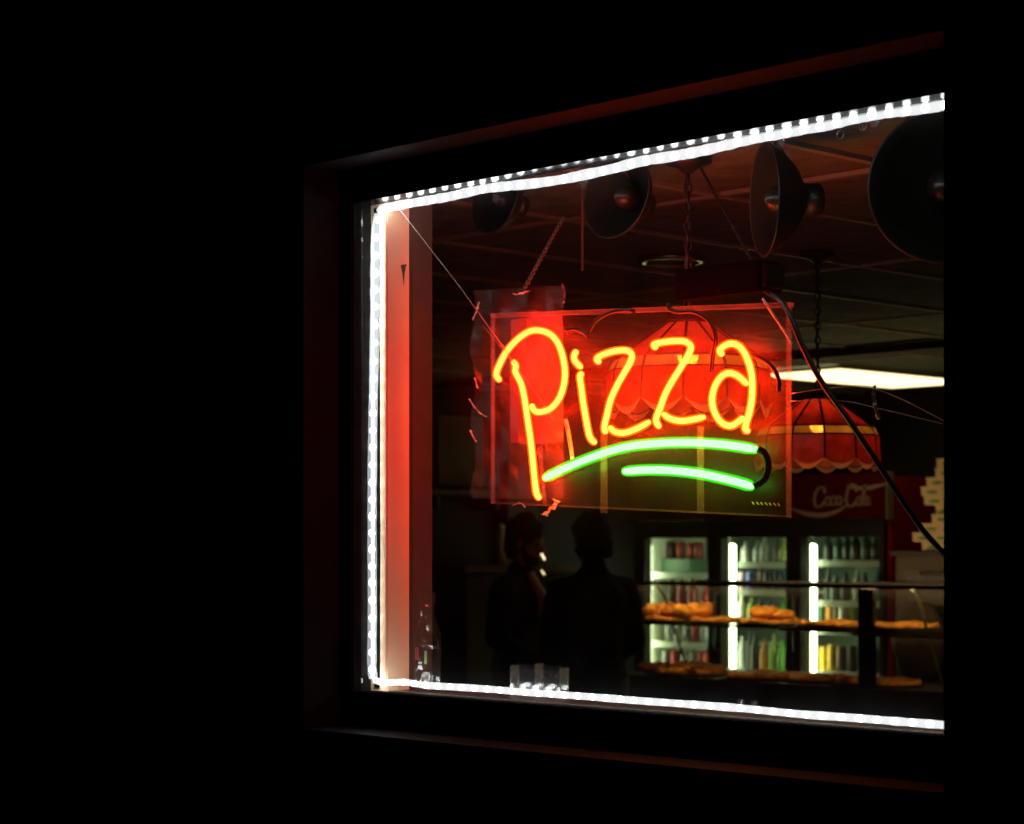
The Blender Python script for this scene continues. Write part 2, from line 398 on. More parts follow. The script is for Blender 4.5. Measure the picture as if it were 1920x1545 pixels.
for i, (px, py) in enumerate([(925, 372), (1090, 346), (1460, 268), (1637, 230), (1385, 1319), (1410, 1322)]):
    p = at_y(px, py, .03) - Vector(rope.location)
    bm = bmesh.new(); box(bm, -.004, .004, -.003, .014, -.009, .010); bmesh.ops.bevel(bm, geom=bm.edges[:], offset=.001, segments=1, affect='EDGES')
    o = obj('clip', bm, M['clear_plastic'], rope); o.location = p; o.rotation_euler = (0, R(20), 0)

# ------------------------------------------------------------------ neon sign
YT, YP = .070, .112
sign = thing('neon_sign', 'glowing neon sign reading Pizza in yellow script over two green strokes', 'neon sign', at_y(1200, 960, YP))
base = Vector(sign.location)
def zp(z, Y=YT): return at_y(860 + z[0] / 3, 520 + z[1] / 3, Y)
LET = [
 ('letter_tube', [(232, 582), (212, 545), (235, 480), (275, 410), (330, 350), (390, 308), (440, 298), (500, 312), (545, 350), (575, 410), (592, 480), (598, 545), (588, 620), (560, 690), (510, 742), (450, 758), (422, 745), (410, 715)]),
 ('letter_tube', [(306, 470), (322, 500), (318, 530), (338, 570), (355, 610), (370, 680), (385, 780), (400, 880), (412, 980), (422, 1080), (430, 1160), (438, 1215), (456, 1246)]),
 ('letter_tube', [(664, 412), (650, 438), (652, 465), (668, 487), (690, 508)]),
 ('letter_tube', [(697, 540), (682, 556), (690, 620), (700, 700), (715, 790), (728, 860), (742, 905), (768, 932)]),
 ('letter_tube', [(792, 482), (778, 455), (830, 428), (890, 413), (945, 412), (972, 432), (968, 472), (930, 540), (890, 610), (855, 690), (835, 770), (820, 840), (828, 878)]),
 ('letter_tube', [(850, 842), (878, 868), (930, 875), (1000, 852), (1074, 813)]),
 ('letter_tube', [(1112, 400), (1098, 378), (1150, 365), (1220, 358), (1275, 362), (1305, 387), (1298, 422), (1260, 490), (1210, 570), (1165, 650), (1135, 730), (1110, 800), (1130, 845)]),
 ('letter_tube', [(1150, 768), (1190, 795), (1250, 808), (1310, 801), (1382, 786)]),
 ('letter_tube', [(1484, 438), (1468, 410), (1505, 380), (1545, 374), (1585, 395), (1620, 450), (1645, 530), (1652, 610), (1648, 690), (1635, 760), (1618, 820), (1612, 850), (1630, 870)]),
 ('letter_tube', [(1622, 602), (1580, 562), (1535, 540), (1490, 548), (1450, 595), (1428, 660), (1428, 720), (1450, 780), (1485, 822), (1530, 835), (1570, 815), (1600, 788)]),
]
GREEN = [
 ('underline_tube', [(484, 1130), (560, 1092), (640, 1056), (740, 1016), (860, 975), (980, 948), (1100, 936), (1220, 930), (1340, 931), (1460, 938), (1560, 950), (1674, 968)]),
 ('underline_tube', [(930, 1092), (1020, 1085), (1120, 1083), (1240, 1090), (1360, 1105), (1480, 1130), (1580, 1155), (1652, 1177)]),
]
def neon(nm, path, rc, rj, mc, mj, sub='glass_jacket'):
    pts = [p - base for p in catmull([zp(z) for z in path], 5)]
    n = len(pts)
    def taper(r): return [r * (.72 if i in (0, n - 1) else .9 if i in (1, n - 2) else 1) for i in range(n)]
    bm = bmesh.new(); tube(bm, pts, rc, 8, True, taper(rc)); o = obj(nm, bm, M[mc], sign, True)
    bm = bmesh.new(); tube(bm, pts, rj, 10, True, taper(rj)); obj(sub, bm, M[mj], o, True)
    return o
for nm, p in LET: neon(nm, p, .0063, .0101, 'neon_core', 'neon_jacket')
for nm, p in GREEN: neon(nm, p, .0084, .0142, 'green_core', 'green_jacket')
# blacked-out tube returns
DARK = [
 [(715, 330, .085), (738, 300, .095), (775, 245, .095), (850, 200, .095), (930, 185, .095), (985, 190, .09)],
 [(600, 300, .09), (650, 292, .097), (700, 310, .097), (722, 332, .09)],
 [(1180, 150, .1), (1190, 180, .098), (1230, 195, .095), (1320, 195, .092), (1385, 225, .09), (1430, 280, .09), (1445, 350, .09), (1430, 430, .09), (1420, 530, .085)],
 [(1640, 440, .09), (1720, 470, .095), (1775, 520, .095), (1800, 580, .095), (1800, 640, .09)],
 [(1680, 965, .072), (1715, 985, .085), (1738, 1030, .09), (1738, 1085, .09), (1715, 1140, .085), (1660, 1178, .072)],
 [(600, 800, .095), (615, 860, .095), (630, 950, .095), (640, 1020, .09)],
]
for i, path in enumerate(DARK):
    pts = [p - base for p in catmull([zp((a, b), c) for a, b, c in path], 5)]
    bm = bmesh.new(); tube(bm, pts, .0085 if i == 4 else .0052, 8); obj('blackout_tube', bm, M['black'] if i != 5 else M['tape'], sign, True)
# clear standoffs holding the tubes to the sheet
ssrc = None
for z in [(300, 380), (560, 400), (575, 640), (395, 860), (705, 740), (880, 640), (945, 412), (1190, 600), (1230, 358), (1640, 520), (1430, 690), (1060, 936), (1570, 950), (1060, 1083), (1500, 1135), (700, 1032)]:
    p = zp(z, (YT + YP) / 2 + .004) - base
    if ssrc is None:
        bm = bmesh.new(); tube(bm, [(0, -.012, 0), (0, .016, 0)], .0045, 8); ssrc = obj('standoff', bm, M['clear_plastic'], sign, True); ssrc.location = p
    else: share(ssrc, 'standoff', sign, p)
# acrylic sheet and its frosted edges
q = [at_y(922, 588, YP), at_y(1480, 567, YP), at_y(1480, 970, YP), at_y(922, 944, YP)]
bm = bmesh.new(); prism(bm, [p - base for p in q[::-1]], (0, .006, 0)); obj('backing_sheet', bm, M['acrylic'], sign)
for i in range(4):
    a, b = q[i] - base, q[(i + 1) % 4] - base
    w = (.0095, .0062, .0040, .0045)[i]
    n = Vector((-(b - a).z, 0, (b - a).x)).normalized() * (1 if i == 0 else 1)
    bm = bmesh.new(); prism(bm, [a - n * w, b - n * w, b + n * .0002, a + n * .0002], (0, .02 if i == 0 else .012, 0))
    bmesh.ops.translate(bm, verts=bm.verts, vec=(0, -.004, 0)); bmesh.ops.recalc_face_normals(bm, faces=bm.faces)
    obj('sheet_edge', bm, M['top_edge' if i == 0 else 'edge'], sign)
for px in (1131, 1312):
    a = at_y(px - 5, 800, YP + .012) - base; b = at_y(px + 6, 962, YP + .012) - base
    obj('support_strip', boxb(a.x, b.x, a.y, a.y + .004, b.z, a.z), M['strip'], sign)
# faint maker's print near the lower right corner
for k in range(7):
    a = at_y(1409 + k * 8, 941 + .5 * k, YP - .002) - base; bm = bmesh.new()
    prism(bm, [a, a + Vector((.006 + .002 * (k % 2), 0, -.006)), a + Vector((.008 + .002 * (k % 2), 0, -.006)), a + Vector((.003, 0, .0005))], (0, .001, 0)); obj('print_mark', bm, M['print'], sign)

# transformer and cables
tf = thing('sign_transformer', 'black transformer box on the top edge of the neon sign', 'transformer', at_y(1350, 560, .14))
b0 = at_y(1270, 560, .14); b1 = at_y(1430, 514, .14)
obj('case', local(boxb(b0.x, b1.x, .127, .215, b0.z - .004, b0.z + .066, bev=.005), tf), mat('transformer_black', (.003, .003, .003), .9, spec=.02), tf)
obj('end_cap', local(boxb(b1.x, b1.x + .012, .135, .207, b0.z + .004, b0.z + .058, bev=.003), tf), M['black'], tf)
bm = bmesh.new(); P = [at_y(1425, 535, .17), at_y(1440, 548, .15), at_y(1465, 566, .11), at_y(1485, 600, .08), at_y(1505, 650, .07), at_y(1540, 715, .065), at_y(1600, 800, .06), at_y(1660, 890, .055), at_y(1720, 980, .05), at_y(1768, 1036, .05), at_y(1850, 1120, .05)]
bm2 = bmesh.new(); tube(bm2, catmull(P, 6), .0062, 8); tag(obj('power_cable', bm2, M['rubber'], None, True), 'thick black cable slanting down from the transformer to the right', 'cable')
bm2 = bmesh.new(); tube(bm2, catmull([at_y(1430, 560, .125), at_y(1450, 590, .12), at_y(1470, 620, .115), at_y(1485, 645, .1)], 6), .003, 6)
tag(obj('thin_wire', bm2, M['tape'], None, True), 'thin reddish wire curling over the upper right corner of the sign', 'wire')
bm2 = bmesh.new(); tube(bm2, [at_y(744, 386, .03), at_y(860, 535, .045), at_y(966, 682, .055)], .0011, 6)
tag(obj('hanging_line', bm2, M['line'], None, True), 'taut nylon line from the upper left corner to the letter P', 'line')
bm2 = bmesh.new(); tube(bm2, catmull([at_y(905, 610, .06), at_y(930, 640, .06), at_y(1000, 730, .065), at_y(1040, 790, .1)], 4), .0007, 5)
tag(obj('loose_line', bm2, M['line'], None, True), 'fine nylon line crossing behind the loop of the P', 'line')
def chain_thing(name, label, a, b, m, link_r=.011, wire=.0028, cat='chain'):
    t = thing(name, label, cat, b); v = (a - b); n = max(3, int(v.length / (link_r * 1.7)))
    rotq = v.to_track_quat('Z', 'Y'); src = None
    for k in range(n):
        p = v * ((k + .5) / n)
        if src is None: src = obj('chain_link', torus_bm(link_r, wire, 10, 5, .62), m, t, True); o = src
        else: o = share(src, 'chain_link', t)
        o.location = p; o.rotation_mode = 'QUATERNION'; o.rotation_quaternion = rotq @ Matrix.Rotation(R(90 * (k % 2) + 20), 3, 'Z').to_quaternion()
    return t
chain_thing('sign_chain', 'fine chain slanting from the ceiling to the right end of the transformer', at_z(1308, 305, CEIL - .01), at_y(1425, 516, .17), M['chain'], .006, .0015)
chain_thing('sign_chain', 'reddish chain slanting from a ceiling hook to the taped left top of the sign', at_depth(1056, 408, 5.55), at_y(984, 540, .13), mat('rusty_chain', (.16, .06, .04), .6), .007, .003)
bm = bmesh.new(); a = at_depth(1092, 345, 5.75); tube(bm, [a, Vector((a.x, a.y, a.z - .24))], .004, 6); tag(obj('pull_cord', bm, mat('brown_cord', (.12, .06, .035), .8)), 'thin brown cord hanging straight down from behind the strip light', 'cord')

# paper, film and tape round the left end of the sign
bm = bmesh.new(); P = [at_y(958, 600, .165), at_y(1008, 592, .168), at_y(1054, 590, .16), at_y(1056, 700, .172), at_y(1056, 829, .168), at_y(1008, 833, .162), at_y(957, 830, .17), at_y(956, 715, .16)]
prism(bm, P[::-1], (0, .0006, 0)); tag(obj('paper_sheet', bm, M['paper']), 'sheet of paper glowing red behind the letter P', 'paper')
fs = thing('plastic_sleeve', 'crinkled clear plastic sleeve round the left end of the sign', 'plastic sleeve', at_y(960, 930, .15))
bm = bmesh.new(); nx, ny = 10, 22; grid = []
rnd = random.Random(3)
for j in range(ny + 1):
    row = []
    for i in range(nx + 1):
        px = 887 + (1056 - 887) * i / nx + (6 * math.sin(j * .8) if i == 0 else 0); py = 545 + (935 - 545) * j / ny - (10 * i / nx if j == 0 else 0)
        row.append(bm.verts.new(at_y(px, py, .140 + .010 * math.sin(i * 1.7 + j * .6) + rnd.uniform(-.004, .004)) - Vector(fs.location)))
    grid.append(row)
for j in range(ny):
    for i in range(nx): bm.faces.new((grid[j][i], grid[j + 1][i], grid[j + 1][i + 1], grid[j][i + 1]))
film = obj('film', bm, M['sleeve'], fs)
film.modifiers.new('thick', 'SOLIDIFY').thickness = .0008
def crumple(label, path, w, Y, m='tape', group=None, cat='tape'):
    bm = bmesh.new(); pts = catmull([at_y(px, py, Y + random.uniform(-.004, .004)) for px, py in path], 4)
    prev = None; k = 0
    for p in pts:
        ang = random.uniform(-.5, .5)
        off = Vector((w * math.cos(ang) * .5, w * math.sin(ang) * .5, w * .25 * random.uniform(-1, 1)))
        cur = [bm.verts.new(p - off), bm.verts.new(p + Vector((0, random.uniform(-.004, .004), 0))), bm.verts.new(p + off)]
        if prev:
            bm.faces.new((prev[0], prev[1], cur[1], cur[0])); bm.faces.new((prev[1], prev[2], cur[2], cur[1]))
        prev = cur; k += 1
    o = obj('tape_strip', bm, M[m]); o.modifiers.new('thick', 'SOLIDIFY').thickness = .0007
    return tag(o, label, cat, group)
crumple('crumpled tape at the outer top left corner of the sign sleeve', [(898, 566), (894, 582), (886, 600)], .009, .13)
crumple('crumpled tape knot where the chain meets the sleeve top', [(962, 551), (972, 552), (982, 548), (992, 546)], .012, .12)
crumple('folded clear tape over the right corner of the sleeve top', [(1054, 532), (1058, 545), (1057, 570)], .008, .13, 'edge')
crumple('tape sliver left of the P, level with its loop end', [(890, 708), (894, 722), (896, 728)], .006, .13)
crumple('longer slanting tape sliver at the left of the sleeve', [(880, 748), (890, 764), (902, 776), (912, 781)], .007, .13)
crumple('lowest short tape sliver at the left of the sleeve', [(882, 806), (887, 818), (893, 828)], .006, .13)
crumple('torn tape flap hanging under the foot of the P', [(1020, 966), (1028, 958), (1040, 950), (1044, 938)], .022, .115)
crumple('crumpled tape just left of the foot of the P', [(962, 948), (975, 943), (985, 950)], .012, .13)
crumple('narrow clear strip of tape beneath the P beside the green stroke', [(1012, 838), (1015, 870), (1018, 900), (1022, 945)], .016, .128, 'edge')
crumple('bent red lit tape strip right of the sign above the stained glass lamp', [(1641, 722), (1638, 740), (1641, 760), (1648, 786)], .010, .07)
bm = bmesh.new(); tube(bm, catmull([at_y(1482, 738, .09), at_y(1560, 727, .09), at_y(1618, 724, .09), at_y(1650, 732, .09), at_y(1700, 753, .09), at_y(1790, 800, .09)], 6), .0011, 5)  # reflecting edges of a clear plastic sheet, modelled as thin tubes
tube(bm, catmull([at_y(1482, 752, .09), at_y(1580, 752, .09), at_y(1640, 764, .09), at_y(1790, 800, .09)], 6), .0008, 5)
tag(obj('film_edges', bm, M['line'], None, True), 'thin edges of clear plastic film arching right of the sign below the ceiling panel', 'line')

# things on the inner sill
SILLZ = OPEN_B + .105
pb = at_y(808, 1262, .13)
bt = thing('plastic_bottle', 'clear crinkled plastic bottle on the sill beside the orange jamb', 'bottle', (-4.098, .095, SILLZ))
bm = bmesh.new(); prof = [(0, 0), (.030, 0), (.036, .012), (.036, .05), (.032, .058), (.037, .07), (.037, .11), (.033, .12), (.037, .13), (.035, .155), (.026, .18), (.019, .20), (.018, .225), (.021, .232), (.021, .262), (0, .262)]
lathe(bm, prof, 22); rb = random.Random(5)
for v in bm.verts:
    k = 1 + rb.uniform(-.07, .05); v.co.x *= k; v.co.y *= k
obj('bottle_body', bm, M['faint_plastic'], bt)
bm = bmesh.new(); box(bm, -.004, .008, -.0395, -.0385, .085, .118); obj('red_patch', bm, mat('patch_red', (.6, .03, .02), .5), bt)  # small red patch on the bottle side
bm = bmesh.new(); box(bm, .022, .031, -.031, -.030, .075, .108); obj('green_patch', bm, mat('patch_green', (.4, .5, .2), .5), bt)  # small green patch beside the red one
ch = at_y(1003, 1300, .09)
ct = thing('card_holder', 'clear acrylic card holder standing on the sill in the middle', 'card holder', (ch.x, .10, SILLZ))
hw = (at_y(1050, 1290, .1).x - at_y(957, 1290, .1).x) / 2
obj('front_panel', boxb(-hw, hw, -.012, -.009, 0, .075), M['clear_plastic'], ct); obj('back_panel', boxb(-hw, hw, .018, .021, 0, .085), M['clear_plastic'], ct)
for s in (-1, 1): obj('side_panel', boxb(s * hw - .003, s * hw + .003, -.0085, .0175, 0, .082), M['strip'], ct)
obj('divider', boxb(-.002, .002, -.0085, .0175, 0, .09), M['strip'], ct)

# ------------------------------------------------------------------ dome reflector lamps hung from the ceiling inside the window
def dome(px, py, Yd, diam, aim, label):
    c = at_y(px, py, Yd); r = diam / 2
    t = thing('dome_lamp', label, 'lamp', c, 0, 'dome reflector lamps along the top of the window')
    q = Vector(aim).to_track_quat('Z', 'Y')          # mouth looks along aim
    t.rotation_mode = 'QUATERNION'; t.rotation_quaternion = q
    prof = [(.16, -.62), (.30, -.60), (.62, -.42), (.86, -.18), (1.0, .06), (1.03, .10), (1.03, .12), (.99, .11), (.84, -.15), (.60, -.38), (.28, -.55), (0, -.56)]
    bm = bmesh.new(); lathe(bm, [(a * r, b * r) for a, b in prof[:7]], 32); obj('shade', bm, M['dull_metal'], t, True)
    bm = bmesh.new(); lathe(bm, [(a * r, b * r) for a, b in prof[6:]], 32); obj('reflector', bm, M['lamp_in'], t, True)
    bm = bmesh.new(); lathe(bm, [(0, -.95 * r), (.26 * r, -.95 * r), (.30 * r, -.90 * r), (.30 * r, -.60 * r), (0, -.60 * r)], 20); obj('socket_cap', bm, M['black'], t, True)
    bm = torus_bm(1.03 * r, .022 * r, 36, 6); bmesh.ops.rotate(bm, verts=bm.verts, cent=(0, 0, 0), matrix=Matrix.Rotation(R(90), 3, 'X')); bmesh.ops.translate(bm, verts=bm.verts, vec=(0, 0, .11 * r))
    obj('rim', bm, M['dull_metal'], t, True)
    bm = bmesh.new(); ellipsoid(bm, (0, 0, -.25 * r), (.28 * r, .28 * r, .38 * r), None, 14, 10); obj('bulb', bm, mat('unlit_bulb', (.018, .018, .012), .3), t, True)
    inv = q.inverted(); top = inv @ Vector((0, 0, CEIL - .006 - c.z)); bot = inv @ Vector((0, 0, r * .30)) + Vector((0, 0, -.55 * r))
    bm = bmesh.new(); tube(bm, [bot, (bot * .35 + top * .65), top], .006, 8); obj('stem', bm, M['black'], t, True)
    return t
dome(934, 372, .40, .195, (-.10, -.98, .16), 'leftmost hanging dome lamp, its mouth turned to the street')
dome(1162, 366, .38, .225, (-.02, -.98, .14), 'second dome lamp from the left, with brassy rim, mouth to the street')
dome(1445, 374, .36, .262, (-.58, -.80, -.02), 'dome lamp seen in profile right of the middle, mouth to the left')
dome(1775, 350, .36, .33, (.55, -.83, -.05), 'biggest dark dome lamp cut off by the right edge of the window')
for px, py, lb in ((1576, 252, 'small metal ring hook on the ceiling, left of two'), (1618, 236, 'small metal ring hook on the ceiling, right of two')):
    p = at_depth(px, py, 4.95); t = thing('ring_hook', lb, 'hook', p)
    obj('ring', torus_bm(.010, .0022, 14, 6), M['steel'], t, True)
    bm = bmesh.new(); tube(bm, [(0, 0, .01), (0, 0, CEIL - .006 - p.z)], .002, 6); obj('shank', bm, M['steel'], t, True)
p = at_z(1258, 486, CEIL)
t = thing('recessed_downlight', 'unlit recessed ceiling spotlight with shiny metal trim ring', 'downlight', (p.x, p.y, CEIL))
bm = bmesh.new(); lathe(bm, [(.118, -.004), (.116, -.012), (.095, -.014), (.085, -.006)], 32); obj('trim_ring', bm, mat('chrome_trim', (.6, .55, .45), .22, metal=.9), t, True)
bm = bmesh.new(); lathe(bm, [(.085, -.006), (.07, -.0045), (0, -.0045)], 32); obj('baffle', bm, M['lamp_in'], t, True)

# ------------------------------------------------------------------ stained glass pendant lamps
def pendant(label, cpos, zbot, sc=1.0, rz=0):
    t = thing('stained_glass_lamp', label, 'pendant lamp', (cpos.x, cpos.y, zbot), rz, 'stained glass pendant lamps')
    N = 12; r1, r2, r3, r4 = .212 * sc, .206 * sc, .192 * sc, .048 * sc
    z1, z2, z3, z4 = .040 * sc, .116 * sc, .146 * sc, .245 * sc
    def P(k, r, z): a = 2 * math.pi * k / N; return Vector((r * math.cos(a), r * math.sin(a), z))
    src = {}
    came = bmesh.new()
    for k in range(N):
        n = Vector((math.cos(2 * math.pi * (k + .5) / N), math.sin(2 * math.pi * (k + .5) / N), 0)) * .003
        arc = []; arc2 = []
        for i in range(9):
            f = i / 8; p = P(k, r1, z1).lerp(P(k + 1, r1, z1), f)
            s = math.sin(math.pi * f); arc.append(p - Vector((0, 0, .022 * sc * s))); arc2.append(p - Vector((0, 0, .040 * sc * s + .0005)))
        bm = bmesh.new(); prism(bm, [P(k, r2, z2), P(k + 1, r2, z2)] + arc[::-1], n); obj('glass_panel', bm, M['glass_red'], t)
        bm = bmesh.new(); prism(bm, arc + arc2[::-1][1:-1], n); obj('scallop_panel', bm, M['glass_peach'], t)
        bm = bmesh.new(); prism(bm, [P(k, r3, z3), P(k + 1, r3, z3), P(k + 1, r2, z2), P(k, r2, z2)], n); obj('band_panel', bm, M['glass_amber'], t)
        bm = bmesh.new(); prism(bm, [P(k, r4, z4), P(k + 1, r4, z4), P(k + 1, r3, z3), P(k, r3, z3)], n); obj('cone_panel', bm, M['glass_red'], t)
        tube(came, [P(k, r1, z1), P(k, r2, z2), P(k, r3, z3), P(k, r4, z4)], .0042, 6)
        for r_, z_ in ((r2, z2), (r3, z3), (r4, z4)): tube(came, [P(k, r_, z_), P(k + 1, r_, z_)], .0036, 6)
        tube(came, arc, .0022, 5)
    obj('lead_came', came, M['lead'], t)
    bm = bmesh.new(); lathe(bm, [(0, z4 + .035), (.012, z4 + .035), (.02, z4 + .02), (.058 * sc, z4 + .002), (.06 * sc, z4 - .004), (0, z4 - .004)], 20); obj('cap', bm, M['bronze'], t, True)
    bm = bmesh.new(); tube(bm, [(0, 0, z4 - .004), (0, 0, z3 + .055)], .018, 12); obj('socket', bm, M['bronze'], t, True)
    bm = bmesh.new(); ellipsoid(bm, (0, 0, z3 + .016), (.028, .028, .036), None, 14, 10); obj('bulb', bm, M['bulb'], t, True)
    top = CEIL - zbot - .005; zc = z4 + .035; lr = .015
    n = int((top - .03 - zc) / (lr * 1.62)); src_l = None
    for i in range(n):
        z = zc + (i + .5) * (top - .03 - zc) / n
        if src_l is None: o = src_l = obj('chain_link', torus_bm(lr, .0036, 12, 6, .62), M['chain'], t, True)
        else: o = share(src_l, 'chain_link', t)
        o.location = (0, 0, z); o.rotation_euler = (0, 0, R(90 * (i % 2) + 25))
    bm = bmesh.new(); tube(bm, catmull([(.004 * math.sin(i * 1.3), .004 * math.cos(i * 1.3), zc + (top - zc) * i / 9) for i in range(10)], 3), .003, 6); obj('cord', bm, M['rubber'], t, True)
    bm = bmesh.new(); lathe(bm, [(0, top - .03), (.012, top - .03), (.03, top - .014), (.062, top - .004), (.062, top), (0, top)], 24); obj('ceiling_canopy', bm, M['bronze'], t, True)
    return t
p1 = at_z(1290, 300, CEIL); p2 = at_z(1533, 475, CEIL)
pendant('red stained glass lamp hanging behind the letters of the neon sign', p1, 1.6 + (HZ - 782) / FPX * 5.36, 1.0, R(8))
pendant('red stained glass lamp hanging free to the right of the sign', p2, 1.6 + (HZ - 883) / FPX * 7.05, 1.0, R(14))

# ------------------------------------------------------------------ drinks cooler
YF = 6.58
def X(px, Y=YF): return at_y(px, HZ, Y).x
def Z(py, Y=YF, px=1440): return at_y(px, py, Y).z
CL, CR = X(1196), X(1664)
ck = thing('drinks_cooler', 'tall red drinks cooler with three lit glass doors', 'cooler', ((CL + CR) / 2, YF, 0))
HT = Z(893); HB = Z(974)
def ob(nm, a, m, bev=0.0, par=None): return obj(nm, local(boxb(*a, bev=bev), ck), M[m], par or ck)
ob('side_panel', (CL - .03, CL, YF, YF + .74, .05, HT - .02), 'red', .006)
ob('side_panel', (CR, CR + .03, YF, YF + .74, .05, HT - .02), 'red', .006)
ob('back_panel', (CL, CR, YF + .70, YF + .74, .05, HT - .02), 'red')
ob('top_panel', (CL, CR, YF, YF + .70, HT - .06, HT - .02), 'red')
ob('base_panel', (CL, CR, YF, YF + .70, .05, .40), 'black')
hd = ob('header_sign', (CL - .03, CR + .03, YF - .06, YF - .002, HB, HT), 'red_dark', .01)
ob('header_trim', (CR + .031, CR + .045, YF - .062, YF + .0, HB - .01, HT + .005), 'board', .002)
# liner
IN0, IN1 = YF + .05, YF + .66
GT = Z(1008)
ob('liner_back', (CL + .001, CR - .001, IN1, IN1 + .02, .40, HT - .061), 'cooler_back')
ob('liner_side', (CL + .001, CL + .02, IN0, IN1, .40, HT - .061), 'cooler_in')
ob('liner_side', (CR - .02, CR - .001, IN0, IN1, .40, HT - .061), 'cooler_in')
ob('liner_roof', (CL + .02, CR - .02, IN0, IN1, HT - .085, HT - .061), 'cooler_in')
ob('liner_floor', (CL + .02, CR - .02, IN0, IN1, .401, .42), 'cooler_in')
doors = [(1196, 1215, 1334, 1346), (1346, 1358, 1480, 1494), (1494, 1507, 1655, 1664)]
for i, (a, b, c, d) in enumerate(doors):
    xa, xb, xc, xd = X(a) + .002, X(b), X(c), X(d) - .002
    zt, zb = HB - .001, .44
    bm = bmesh.new()
    for bb in ((xa, xb, zb, zt), (xc, xd, zb, zt), (xb, xc, GT, zt), (xb, xc, zb, zb + .06)): box(bm, bb[0], bb[1], YF - .035, YF + .035, bb[2], bb[3])
    dr = obj('door', local(bm, ck), M['black'], ck)
    ob('glass_pane', (xb + .001, xc - .001, YF - .008, YF + .008, zb + .061, GT - .001), 'cooler_glass', 0, dr)
    bm = bmesh.new(); hx = xa + .03; tube(bm, [(hx, YF - .036, .95), (hx, YF - .07, .97), (hx, YF - .07, 1.30), (hx, YF - .036, 1.32)], .009, 8); obj('handle', local(bm, ck), M['black'], dr, True)
# tubes behind the mullions
for px, nm in ((1209, 'a'), (1368, 'b'), (1519, 'c')):
    yy = YF + (.10 if nm != 'a' else .07)
    x = at_y(px, HZ, yy).x if nm != 'a' else at_y(1211, HZ, yy).x
    zt, zb = Z(1020, yy, px), .62
    bm = bmesh.new(); tube(bm, [(x, yy, zb), (x, yy, zb + .01), (x, yy, zt - .01), (x, yy, zt)], .040, 12, True, [.028, .040, .040, .028]); obj('light_tube', local(bm, ck), M['tube'], ck, True)
    ob('tube_holder', (x - .03, x + .03, yy - .045, yy - .032, zb - .05, zt + .04), 'cooler_in')
# shelves per door
SH = {0: [1076, 1146, 1206, 1262], 1: [1056, 1108, 1168, 1260], 2: [1053, 1129, 1182, 1262]}
dv = [(X(1215) - .02, X(1340)), (X(1362), X(1486)), (X(1512), X(1660))]
yy = YF + .13
for i in range(3):
    x0, x1 = CL + .022 if i == 0 else dv[i][0] - .0, dv[i][1]
    if i == 2: x1 = CR - .022
    for k, py in enumerate(SH[i]):
        z = Z(py, yy, (1275, 1420, 1585)[i])
        ob('shelf', (x0, x1 - .002, yy, IN1 - .002, z - .012, z), 'shelf')
        ob('shelf_lip', (x0, x1 - .002, yy - .012, yy - .001, z - .03, z + .008), 'shelf')
# logo on the header: flowing white script and a swash
def logo_pt(px, py): return at_y(px, py, YF - .063) - Vector(ck.location)
STROKES = [
 [(1546, 925), (1545, 915), (1536, 915), (1529, 926), (1527, 940), (1531, 950), (1539, 949), (1545, 941)],   # C
 [(1553, 931), (1548, 936), (1548, 945), (1552, 948), (1556, 943), (1556, 934), (1553, 931)],               # o
 [(1566, 934), (1562, 931), (1558, 938), (1559, 946), (1563, 947), (1567, 943)],                           # c
 [(1577, 933), (1571, 931), (1568, 940), (1571, 947), (1576, 941), (1578, 932), (1577, 944), (1580, 947)],  # a
 [(1580, 938), (1586, 937)],                                                                                # hyphen
 [(1605, 922), (1605, 911), (1596, 909), (1589, 922), (1587, 938), (1591, 949), (1599, 948), (1605, 940)],  # C
 [(1612, 931), (1607, 936), (1607, 945), (1611, 948), (1614, 943), (1614, 934), (1612, 931)],               # o
 [(1616, 946), (1619, 934), (1622, 918), (1623, 910), (1620, 912), (1618, 928), (1618, 944), (1621, 947)],  # l
 [(1630, 933), (1626, 931), (1623, 940), (1625, 947), (1630, 941), (1631, 932), (1630, 944), (1633, 946)],  # a
]
for k, s in enumerate(STROKES):
    pts = catmull([logo_pt(*p) for p in s], 5); bm = bmesh.new(); prev = None
    for i, p in enumerate(pts):
        t = pts[min(i + 1, len(pts) - 1)] - pts[max(i - 1, 0)]; n = Vector((-t.z, 0, t.x)).normalized()
        w = .0030 + .0030 * abs(t.normalized().z) if k not in (0, 5) else .0045 + .0045 * abs(t.normalized().z)
        cur = (bm.verts.new(p - n * w), bm.verts.new(p + n * w))
        if prev: bm.faces.new((prev[0], prev[1], cur[1], cur[0]))
        prev = cur
    bm.normal_update(); bmesh.ops.solidify(bm, geom=bm.faces[:], thickness=.0015); obj('logo_stroke', bm, M['logo'], hd)
for s, wmax in (([(1484, 954), (1510, 963), (1540, 966), (1566, 960), (1592, 946)], .014), ([(1588, 911), (1606, 915), (1628, 915), (1645, 911), (1664, 907)], .012)):
    pts = catmull([logo_pt(*p) for p in s], 6); bm = bmesh.new(); prev = None
    for i, p in enumerate(pts):
        f = i / (len(pts) - 1); t = pts[min(i + 1, len(pts) - 1)] - pts[max(i - 1, 0)]; n = Vector((-t.z, 0, t.x)).normalized()
        w = wmax * (.25 + .75 * math.sin(math.pi * min(1, f * .9 + .08)))
        cur = (bm.verts.new(p - n * w), bm.verts.new(p + n * w))
        if prev: bm.faces.new((prev[0], prev[1], cur[1], cur[0]))
        prev = cur
    bm.normal_update(); bmesh.ops.solidify(bm, geom=bm.faces[:], thickness=.0015); obj('swash', bm, M['logo'], hd)

